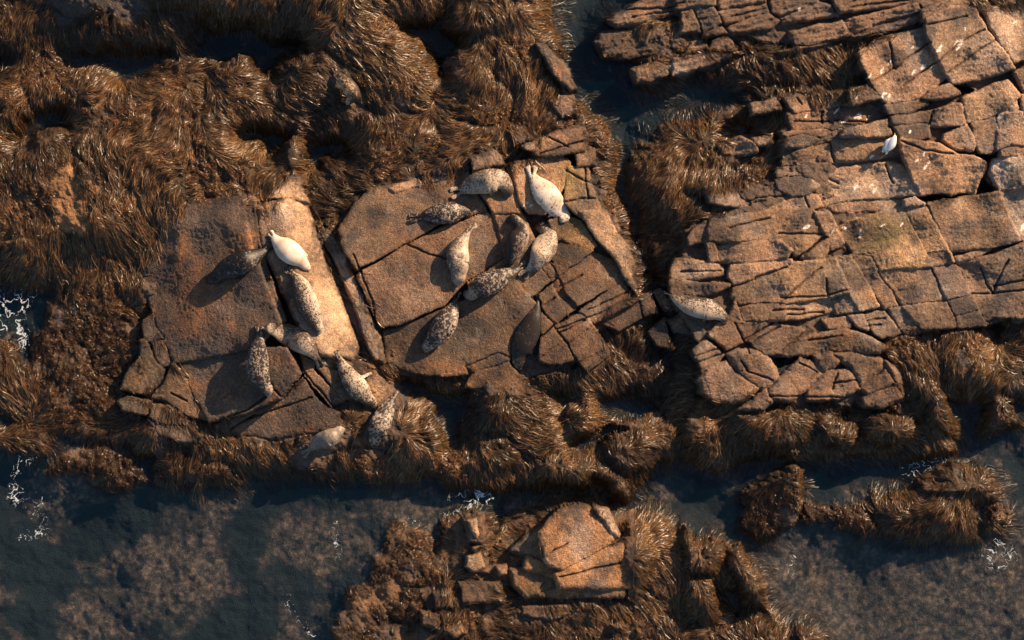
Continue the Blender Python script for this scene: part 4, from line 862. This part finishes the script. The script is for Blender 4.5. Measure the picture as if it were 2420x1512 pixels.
def make_seal(reg, spine, tips, fores, mat, label, dk=(0, 0, 0), flat=.6, group=None, zoff=0.0):
    """spine: (x, y, half width) from nose to tail base; tips: the two hind flipper tips; fores: (root, tip) pairs; dk: darkness, side gradient, head"""
    sc = REG[reg][2] * .82877
    P = np.array([Z(reg, x, y) + (r * sc * 1.09,) for x, y, r in spine])
    C = catmull(P, NR)
    q_ = np.linspace(0, 1, NR)
    C[:, 2] *= 1 + .13 * np.exp(-((q_ - .07) / .05) ** 2) - .13 * np.exp(-((q_ - .19) / .06) ** 2)
    C[:, 2] = np.maximum(C[:, 2], 1.5)
    cu, cv = C[NR // 2, :2]
    org = np.array([wx(cu), wy(cv), hz(cu, cv)])
    tn_ = np.gradient(C[:, :2], axis=0); tn_ /= np.linalg.norm(tn_, axis=1)[:, None] + 1e-9
    g = np.array([max(hz(u, v), hz(u - t_[1] * r * .55, v + t_[0] * r * .55) - .01, hz(u + t_[1] * r * .55, v - t_[0] * r * .55) - .01) for (u, v, r), t_ in zip(C, tn_)])
    kz = np.arange(NR)
    g = np.convolve(np.pad(g, 4, mode='edge'), np.ones(9) / 9, 'valid')
    tan = np.gradient(C[:, :2], axis=0); tan /= np.linalg.norm(tan, axis=1)[:, None] + 1e-9
    verts_, faces, dark = [], [], []
    for i in range(NR):
        u, v, r = C[i]; tx, ty = tan[i][0], -tan[i][1]; nx, ny = -ty, tx
        rw = r * S; rh = rw * flat
        s_ = i / (NR - 1)
        zc = g[i] + rh * .88 + .015 + zoff
        for c in range(NC):
            a = 2 * math.pi * c / NC
            ca_, sa_ = math.cos(a), math.sin(a)
            hh = sa_ * rh * (1.0 if sa_ > 0 else .85)
            verts_.append((wx(u) + nx * rw * ca_ - org[0], wy(v) + ny * rw * ca_ - org[1], zc + hh - org[2]))
            hd = max(0, 1 - s_ / .2)
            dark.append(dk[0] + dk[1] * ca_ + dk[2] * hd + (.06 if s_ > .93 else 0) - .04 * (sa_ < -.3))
    for i in range(NR - 1):
        for c in range(NC):
            faces.append((i * NC + c, i * NC + (c + 1) % NC, (i + 1) * NC + (c + 1) % NC, (i + 1) * NC + c))
    # nose cap
    u, v, r = C[0]
    tip = (wx(u) - tan[0][0] * r * S * .8 - org[0], wy(v) + tan[0][1] * r * S * .8 - org[1], g[0] + r * S * flat * .8 - org[2])
    verts_.append(tip); dark.append(dk[0] + dk[2] + .1)
    for c in range(NC): faces.append((len(verts_) - 1, (c + 1) % NC, c))
    # hind flippers grow from the two halves of the last ring
    last = (NR - 1) * NC
    ub, vb, rb = C[-1]
    tb = tan[-1]
    def grow(loop, path, widths, thick, dval):
        nonlocal verts_, faces, dark
        prev = loop
        n = len(loop)
        cl = np.array([verts_[k] for k in loop]).mean(0)
        for (q, wd, th) in zip(path, widths, thick):
            dvec = np.array(q[0]); side = np.array(q[1])
            cur = []
            for k in range(n):
                a = 2 * math.pi * (k + .5) / n
                L0 = np.array(verts_[loop[k]]) - cl
                ang = math.atan2(L0[2] + 1e-9, L0[:2].dot(side[:2]))
                pt = dvec + side * math.cos(ang) * wd + np.array((0, 0, math.sin(ang) * th))
                verts_.append(tuple(pt)); cur.append(len(verts_) - 1); dark.append(dval)
            for k in range(n): faces.append((prev[k], prev[(k + 1) % n], cur[(k + 1) % n], cur[k]))
            prev = cur
        faces.append(tuple(prev))
    zt = g[-1] - org[2] + .045
    base = np.array((wx(ub) - org[0], wy(vb) - org[1], zt))
    # order tips so that each one grows from its own half
    sidev = np.array((tb[1], tb[0], 0)); nxy = np.array((tb[1], tb[0]))
    nx0 = np.array((-(-tb[1]), tb[0], 0))
    tps = []
    for (x, y) in tips:
        u, v = Z(reg, x, y); tps.append(np.array((wx(u) - org[0], wy(v) - org[1], hz(u, v) - org[2] + .04)))
    n0 = np.array((tb[1], tb[0]))
    tps.sort(key=lambda p_: -((p_ - base)[:2].dot(n0)))
    if (tps[0] - base)[:2].dot(n0) - (tps[1] - base)[:2].dot(n0) < .03:
        tps[0][:2] += n0 * .02; tps[1][:2] -= n0 * .02
    q4 = NC // 4
    right = [last + (k % NC) for k in range(-q4, q4 + 1)]; left = [last + (k % NC) for k in range(q4 + 1, NC - q4)]
    left = [last + q4] + left + [last + NC - q4]
    for lp, tp in ((right, tps[0]), (left, tps[1])):
        dv = tp - base; ln = np.linalg.norm(dv) + 1e-6
        sd_ = np.array((-dv[1], dv[0], 0)) / ln
        if sd_[:2].dot(n0) < 0: sd_ = -sd_
        wfl = min(.066, ln * .26)
        off = sd_ * (.35 * rb * S * (1 if lp is right else -1))
        grow(lp, [(base + off + dv * .35, sd_), (base + off * .7 + dv * .7, sd_), (base + dv * .93, sd_), (base + dv * 1.02, sd_)], [wfl * .62, wfl * .95, wfl * 1.15, wfl * .7], [.022, .016, .011, .006], dk[0] + .02)
    # fore flippers: pull out a patch of the flank
    dead = set()
    for (rx, ry), (tx_, ty_) in fores:
        ru, rv = Z(reg, rx, ry); tu, tv = Z(reg, tx_, ty_)
        rp = np.array((wx(ru) - org[0], wy(rv) - org[1])); tp = np.array((wx(tu) - org[0], wy(tv) - org[1]))
        va = np.array(verts_[:NR * NC]).reshape(NR, NC, 3)
        best = None
        for i in range(4, 16):
            for c in range(NC):
                if va[i, c, 2] < va[i, :, 2].mean() - .01: continue
                d_ = np.linalg.norm(va[i, c, :2] - rp) + (0 if c in (0, 1, NC - 1, NC // 2, NC // 2 + 1, NC // 2 - 1, 2, NC // 2 - 2) else .02)
                if best is None or d_ < best[0]: best = (d_, i, c)
        _, i, c = best
        c0 = c - 1
        lp = [i * NC + c0 % NC, i * NC + (c0 + 1) % NC, i * NC + (c0 + 2) % NC, (i + 1) * NC + (c0 + 2) % NC, (i + 2) * NC + (c0 + 2) % NC, (i + 2) * NC + (c0 + 1) % NC, (i + 2) * NC + c0 % NC, (i + 1) * NC + c0 % NC]
        for f_ in list(faces):
            if len(f_) == 4 and all(k in lp + [(i + 1) * NC + (c0 + 1) % NC] for k in f_): faces.remove(f_)
        cen = np.array([verts_[k] for k in lp]).mean(0)
        zt_ = hz(tu, tv) - org[2] + .03
        tip3 = np.array((tp[0], tp[1], max(zt_, cen[2] - .14)))
        dv = tip3 - cen; ln = np.linalg.norm(dv[:2]) + 1e-6
        if ln < .08: dv[:2] *= .08 / ln; ln = .08
        sd_ = np.array((-dv[1], dv[0], 0)) / ln
        wfl = np.clip(ln * .28, .028, .05)
        grow(lp, [(cen + dv * .3 + np.array((0, 0, .012)), sd_), (cen + dv * .62, sd_), (cen + dv * .9, sd_), (cen + dv, sd_)], [wfl * .9, wfl, wfl * .85, wfl * .45], [.022, .016, .012, .006], dk[0] + .03)
    me = bpy.data.meshes.new("seal")
    me.from_pydata(verts_, [], faces)
    me.polygons.foreach_set("use_smooth", np.ones(len(me.polygons), bool))
    a_ = me.attributes.new("dark", 'FLOAT', 'POINT'); a_.data.foreach_set("value", np.array(dark, np.float32))
    me.materials.append(mat)
    import bmesh
    bm = bmesh.new(); bm.from_mesh(me)
    bmesh.ops.recalc_face_normals(bm, faces=bm.faces)
    bm.to_mesh(me); bm.free()
    o = link("seal", me); o.location = org
    md = o.modifiers.new("smooth_skin", 'SUBSURF'); md.levels = 1; md.render_levels = 1
    tag(o, label, "seal", group or "harbour seals resting on the rocks")
    # eyes and dark nose on the head
    for sg in (1, -1):
        i = 3; u, v, r = C[i]; tx, ty = tan[i][0], -tan[i][1]; nx, ny = -ty, tx
        p_ = (wx(u) + sg * nx * r * S * .62 - org[0], wy(v) + sg * ny * r * S * .62 - org[1], g[i] + r * S * flat * (.86 + .70) - org[2] + .004)
        bm = bmesh.new(); bmesh.ops.create_uvsphere(bm, u_segments=10, v_segments=8, radius=.013)
        e = bpy.data.meshes.new("eye"); bm.to_mesh(e); bm.free(); e.materials.append(MAT_EYE)
        eo = link("eye", e, o); eo.location = p_
    return o
WHITE = (.70, .62, .53); CREAM = (.44, .36, .28); GREY = (.36, .31, .26); TAN = (.34, .26, .18); BLK = (.022, .018, .017); DBR = (.019, .0145, .0125)
M_white = seal_mat("white_seal_coat", WHITE, (.10, .085, .075), 24, .035)
M_pale = seal_mat("pale_seal_coat", CREAM, (.075, .055, .043), 27, .07)
M_speck = seal_mat("speckled_seal_coat", (.46, .38, .30), (.035, .026, .02), 29, .05)
M_dark = seal_mat("dark_seal_coat", (.33, .27, .22), BLK, 20, .045)
M_brown = seal_mat("brown_seal_coat", (.26, .20, .15), DBR, 22, .06)
M_lone = seal_mat("lone_seal_coat", (.46, .31, .18), (.055, .038, .027), 14, .08)
M_black = seal_mat("black_seal_coat", (.22, .19, .165), (.010, .009, .010), 26, .05)
M_grey = seal_mat("grey_seal_coat", (.33, .275, .22), (.10, .085, .075), 40, .2)
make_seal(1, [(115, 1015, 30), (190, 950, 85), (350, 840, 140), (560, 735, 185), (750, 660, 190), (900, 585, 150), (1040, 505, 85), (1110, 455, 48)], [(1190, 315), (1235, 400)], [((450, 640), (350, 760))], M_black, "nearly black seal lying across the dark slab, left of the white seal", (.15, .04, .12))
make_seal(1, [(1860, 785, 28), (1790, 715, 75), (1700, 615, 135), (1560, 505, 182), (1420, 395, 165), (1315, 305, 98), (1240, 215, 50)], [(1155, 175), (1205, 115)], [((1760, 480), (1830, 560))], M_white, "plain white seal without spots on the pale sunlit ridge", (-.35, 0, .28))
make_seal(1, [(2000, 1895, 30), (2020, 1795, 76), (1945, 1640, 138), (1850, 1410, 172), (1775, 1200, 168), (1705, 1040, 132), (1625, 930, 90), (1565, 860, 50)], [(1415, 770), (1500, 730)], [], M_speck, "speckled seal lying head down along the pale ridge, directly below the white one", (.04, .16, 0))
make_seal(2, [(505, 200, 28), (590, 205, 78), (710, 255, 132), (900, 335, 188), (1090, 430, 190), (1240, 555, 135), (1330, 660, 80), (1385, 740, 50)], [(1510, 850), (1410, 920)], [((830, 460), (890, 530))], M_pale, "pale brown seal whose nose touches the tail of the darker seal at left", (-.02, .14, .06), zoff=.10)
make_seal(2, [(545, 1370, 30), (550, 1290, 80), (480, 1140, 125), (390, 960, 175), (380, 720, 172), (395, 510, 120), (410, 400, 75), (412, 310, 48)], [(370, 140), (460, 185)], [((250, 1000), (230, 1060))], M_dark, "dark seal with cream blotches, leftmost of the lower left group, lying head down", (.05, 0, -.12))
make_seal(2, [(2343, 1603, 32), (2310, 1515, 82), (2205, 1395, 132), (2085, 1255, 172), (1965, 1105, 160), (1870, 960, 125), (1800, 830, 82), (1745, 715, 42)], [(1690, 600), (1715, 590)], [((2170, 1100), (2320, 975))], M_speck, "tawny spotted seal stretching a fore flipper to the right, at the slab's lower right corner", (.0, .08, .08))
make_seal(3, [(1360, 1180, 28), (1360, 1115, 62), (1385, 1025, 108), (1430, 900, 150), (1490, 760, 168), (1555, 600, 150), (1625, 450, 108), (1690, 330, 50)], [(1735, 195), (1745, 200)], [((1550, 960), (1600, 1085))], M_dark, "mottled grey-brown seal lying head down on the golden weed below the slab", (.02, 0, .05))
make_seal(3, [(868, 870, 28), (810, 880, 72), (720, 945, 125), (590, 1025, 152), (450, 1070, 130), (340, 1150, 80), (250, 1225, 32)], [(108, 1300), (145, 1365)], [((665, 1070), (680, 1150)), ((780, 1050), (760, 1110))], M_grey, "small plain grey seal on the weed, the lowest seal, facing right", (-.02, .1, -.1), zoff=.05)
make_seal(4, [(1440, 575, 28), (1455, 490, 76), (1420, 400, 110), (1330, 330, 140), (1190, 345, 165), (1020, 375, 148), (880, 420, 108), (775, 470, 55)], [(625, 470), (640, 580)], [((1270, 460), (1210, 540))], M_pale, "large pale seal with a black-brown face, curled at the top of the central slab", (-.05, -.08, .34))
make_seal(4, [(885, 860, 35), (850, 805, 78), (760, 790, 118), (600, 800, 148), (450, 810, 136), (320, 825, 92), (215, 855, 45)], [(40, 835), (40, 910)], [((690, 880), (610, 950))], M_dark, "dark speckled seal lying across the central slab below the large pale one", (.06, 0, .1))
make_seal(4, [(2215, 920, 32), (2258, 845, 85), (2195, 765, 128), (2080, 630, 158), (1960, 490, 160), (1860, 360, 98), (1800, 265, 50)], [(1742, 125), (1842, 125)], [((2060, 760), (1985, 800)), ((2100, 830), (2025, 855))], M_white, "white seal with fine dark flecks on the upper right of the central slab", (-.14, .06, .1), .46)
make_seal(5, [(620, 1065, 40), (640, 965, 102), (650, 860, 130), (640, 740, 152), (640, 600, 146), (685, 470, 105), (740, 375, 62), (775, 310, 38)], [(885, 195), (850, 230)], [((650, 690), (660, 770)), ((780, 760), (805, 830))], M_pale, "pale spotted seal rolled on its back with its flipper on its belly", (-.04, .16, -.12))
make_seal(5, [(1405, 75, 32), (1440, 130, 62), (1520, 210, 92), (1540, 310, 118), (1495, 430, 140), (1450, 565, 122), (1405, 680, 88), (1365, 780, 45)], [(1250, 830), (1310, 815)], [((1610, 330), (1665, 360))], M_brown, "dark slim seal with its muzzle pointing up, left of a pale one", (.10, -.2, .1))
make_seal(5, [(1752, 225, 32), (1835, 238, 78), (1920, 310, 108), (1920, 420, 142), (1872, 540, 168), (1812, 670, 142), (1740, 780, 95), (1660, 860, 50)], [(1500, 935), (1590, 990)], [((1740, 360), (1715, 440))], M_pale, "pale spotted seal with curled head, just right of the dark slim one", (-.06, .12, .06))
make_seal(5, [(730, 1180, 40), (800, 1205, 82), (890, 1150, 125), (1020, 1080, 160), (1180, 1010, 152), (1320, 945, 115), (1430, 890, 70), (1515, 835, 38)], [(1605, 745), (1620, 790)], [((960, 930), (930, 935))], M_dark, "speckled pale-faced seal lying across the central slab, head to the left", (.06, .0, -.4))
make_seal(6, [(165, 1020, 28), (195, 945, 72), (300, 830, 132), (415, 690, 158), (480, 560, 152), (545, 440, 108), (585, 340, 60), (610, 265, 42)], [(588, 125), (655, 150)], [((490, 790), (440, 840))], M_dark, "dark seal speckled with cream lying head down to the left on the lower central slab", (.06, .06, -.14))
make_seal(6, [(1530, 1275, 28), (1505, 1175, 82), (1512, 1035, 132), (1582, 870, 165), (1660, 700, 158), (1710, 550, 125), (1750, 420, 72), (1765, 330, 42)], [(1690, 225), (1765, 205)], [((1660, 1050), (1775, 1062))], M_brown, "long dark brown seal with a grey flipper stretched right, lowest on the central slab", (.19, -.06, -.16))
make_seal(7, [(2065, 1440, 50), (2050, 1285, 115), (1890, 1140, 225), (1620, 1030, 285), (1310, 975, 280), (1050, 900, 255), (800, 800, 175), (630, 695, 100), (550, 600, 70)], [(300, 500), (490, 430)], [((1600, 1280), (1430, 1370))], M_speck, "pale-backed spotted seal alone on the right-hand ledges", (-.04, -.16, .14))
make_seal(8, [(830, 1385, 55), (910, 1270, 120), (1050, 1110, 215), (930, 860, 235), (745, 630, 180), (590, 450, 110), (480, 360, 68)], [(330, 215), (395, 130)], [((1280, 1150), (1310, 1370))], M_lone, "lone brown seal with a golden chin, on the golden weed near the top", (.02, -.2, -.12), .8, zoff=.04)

# ---------------------------------------------------------------- gull
def simple_mat(n, c, r=.6):
    m, nt, pb = nodes(n); pb.inputs["Base Color"].default_value = c + (1,); pb.inputs["Roughness"].default_value = r; return m
M_gw = simple_mat("gull_white", (.82, .82, .80)); M_gg = simple_mat("gull_grey", (.55, .58, .62)); M_gb = simple_mat("gull_black", (.02, .02, .022)); M_beak = simple_mat("gull_beak", (.75, .42, .06), .4)
def loft(pts, mat, name, parent=None, n=14):
    """pts: x, y, z, half width, half height along a line"""
    v, f = [], []
    P = np.array(pts); tn = np.gradient(P[:, :2], axis=0); tn /= np.linalg.norm(tn, axis=1)[:, None] + 1e-9
    for (x, y, z, a, b), t in zip(P, tn):
        for c in range(n):
            th = 2 * math.pi * c / n
            v.append((x - t[1] * a * math.cos(th), y + t[0] * a * math.cos(th), z + b * math.sin(th)))
    for i in range(len(P) - 1):
        for c in range(n): f.append((i * n + c, i * n + (c + 1) % n, (i + 1) * n + (c + 1) % n, (i + 1) * n + c))
    f.append(tuple(range(n))[::-1]); f.append(tuple((len(P) - 1) * n + c for c in range(n)))
    me = bpy.data.meshes.new(name); me.from_pydata(v, [], f); me.materials.append(mat)
    me.polygons.foreach_set("use_smooth", np.ones(len(f), bool))
    return link(name, me, parent)
gu_, gv_ = Z(9, 1050, 800); gz = hz(gu_, gv_)
ge = link("gull", None); ge.location = (wx(gu_), wy(gv_), gz); ge.empty_display_size = .1
tag(ge, "white and grey gull with black wing tips standing on the right-hand ledges", "gull")
def gp(x, y):
    u, v = Z(9, x, y); return (wx(u) - wx(gu_), wy(v) - wy(gv_))
def line(pts): return [gp(x, y) + (z, a, b) for x, y, z, a, b in pts]
loft(line([(1262, 425, .27, .012, .012), (1265, 470, .28, .034, .036), (1250, 560, .27, .055, .06), (1190, 650, .22, .10, .095), (1120, 780, .19, .125, .11), (1020, 920, .17, .11, .09), (930, 1060, .16, .07, .05), (880, 1190, .15, .05, .02), (860, 1215, .15, .04, .008)]), M_gw, "body", ge)
loft(line([(1268, 345, .262, .003, .004), (1266, 390, .268, .009, .011), (1263, 440, .272, .013, .014)]), M_beak, "beak", ge)
for pts in ([(1120, 600, .26, .02, .02), (1020, 700, .25, .075, .03), (940, 850, .23, .085, .028), (850, 1010, .20, .055, .02), (780, 1100, .185, .03, .012)], [(1270, 620, .26, .02, .02), (1260, 740, .25, .05, .03), (1170, 900, .23, .06, .028), (1010, 1050, .20, .045, .018), (920, 1120, .185, .025, .01)]):
    wo = loft(line(pts), M_gg, "wing", ge)
    x, y = pts[-1][:2]
    loft(line([(x, y, .187, .028, .012), (x - 60, y + 80, .178, .022, .008), (x - 110, y + 150, .17, .006, .004)]), M_gb, "wing_tip", wo)
for sx in (-40, 40): loft([gp(1060 + sx, 900 + sx * .6) + (.0, .006, .006), gp(1062 + sx, 896 + sx * .6) + (.11, .006, .006)], M_beak, "leg", ge, 8)
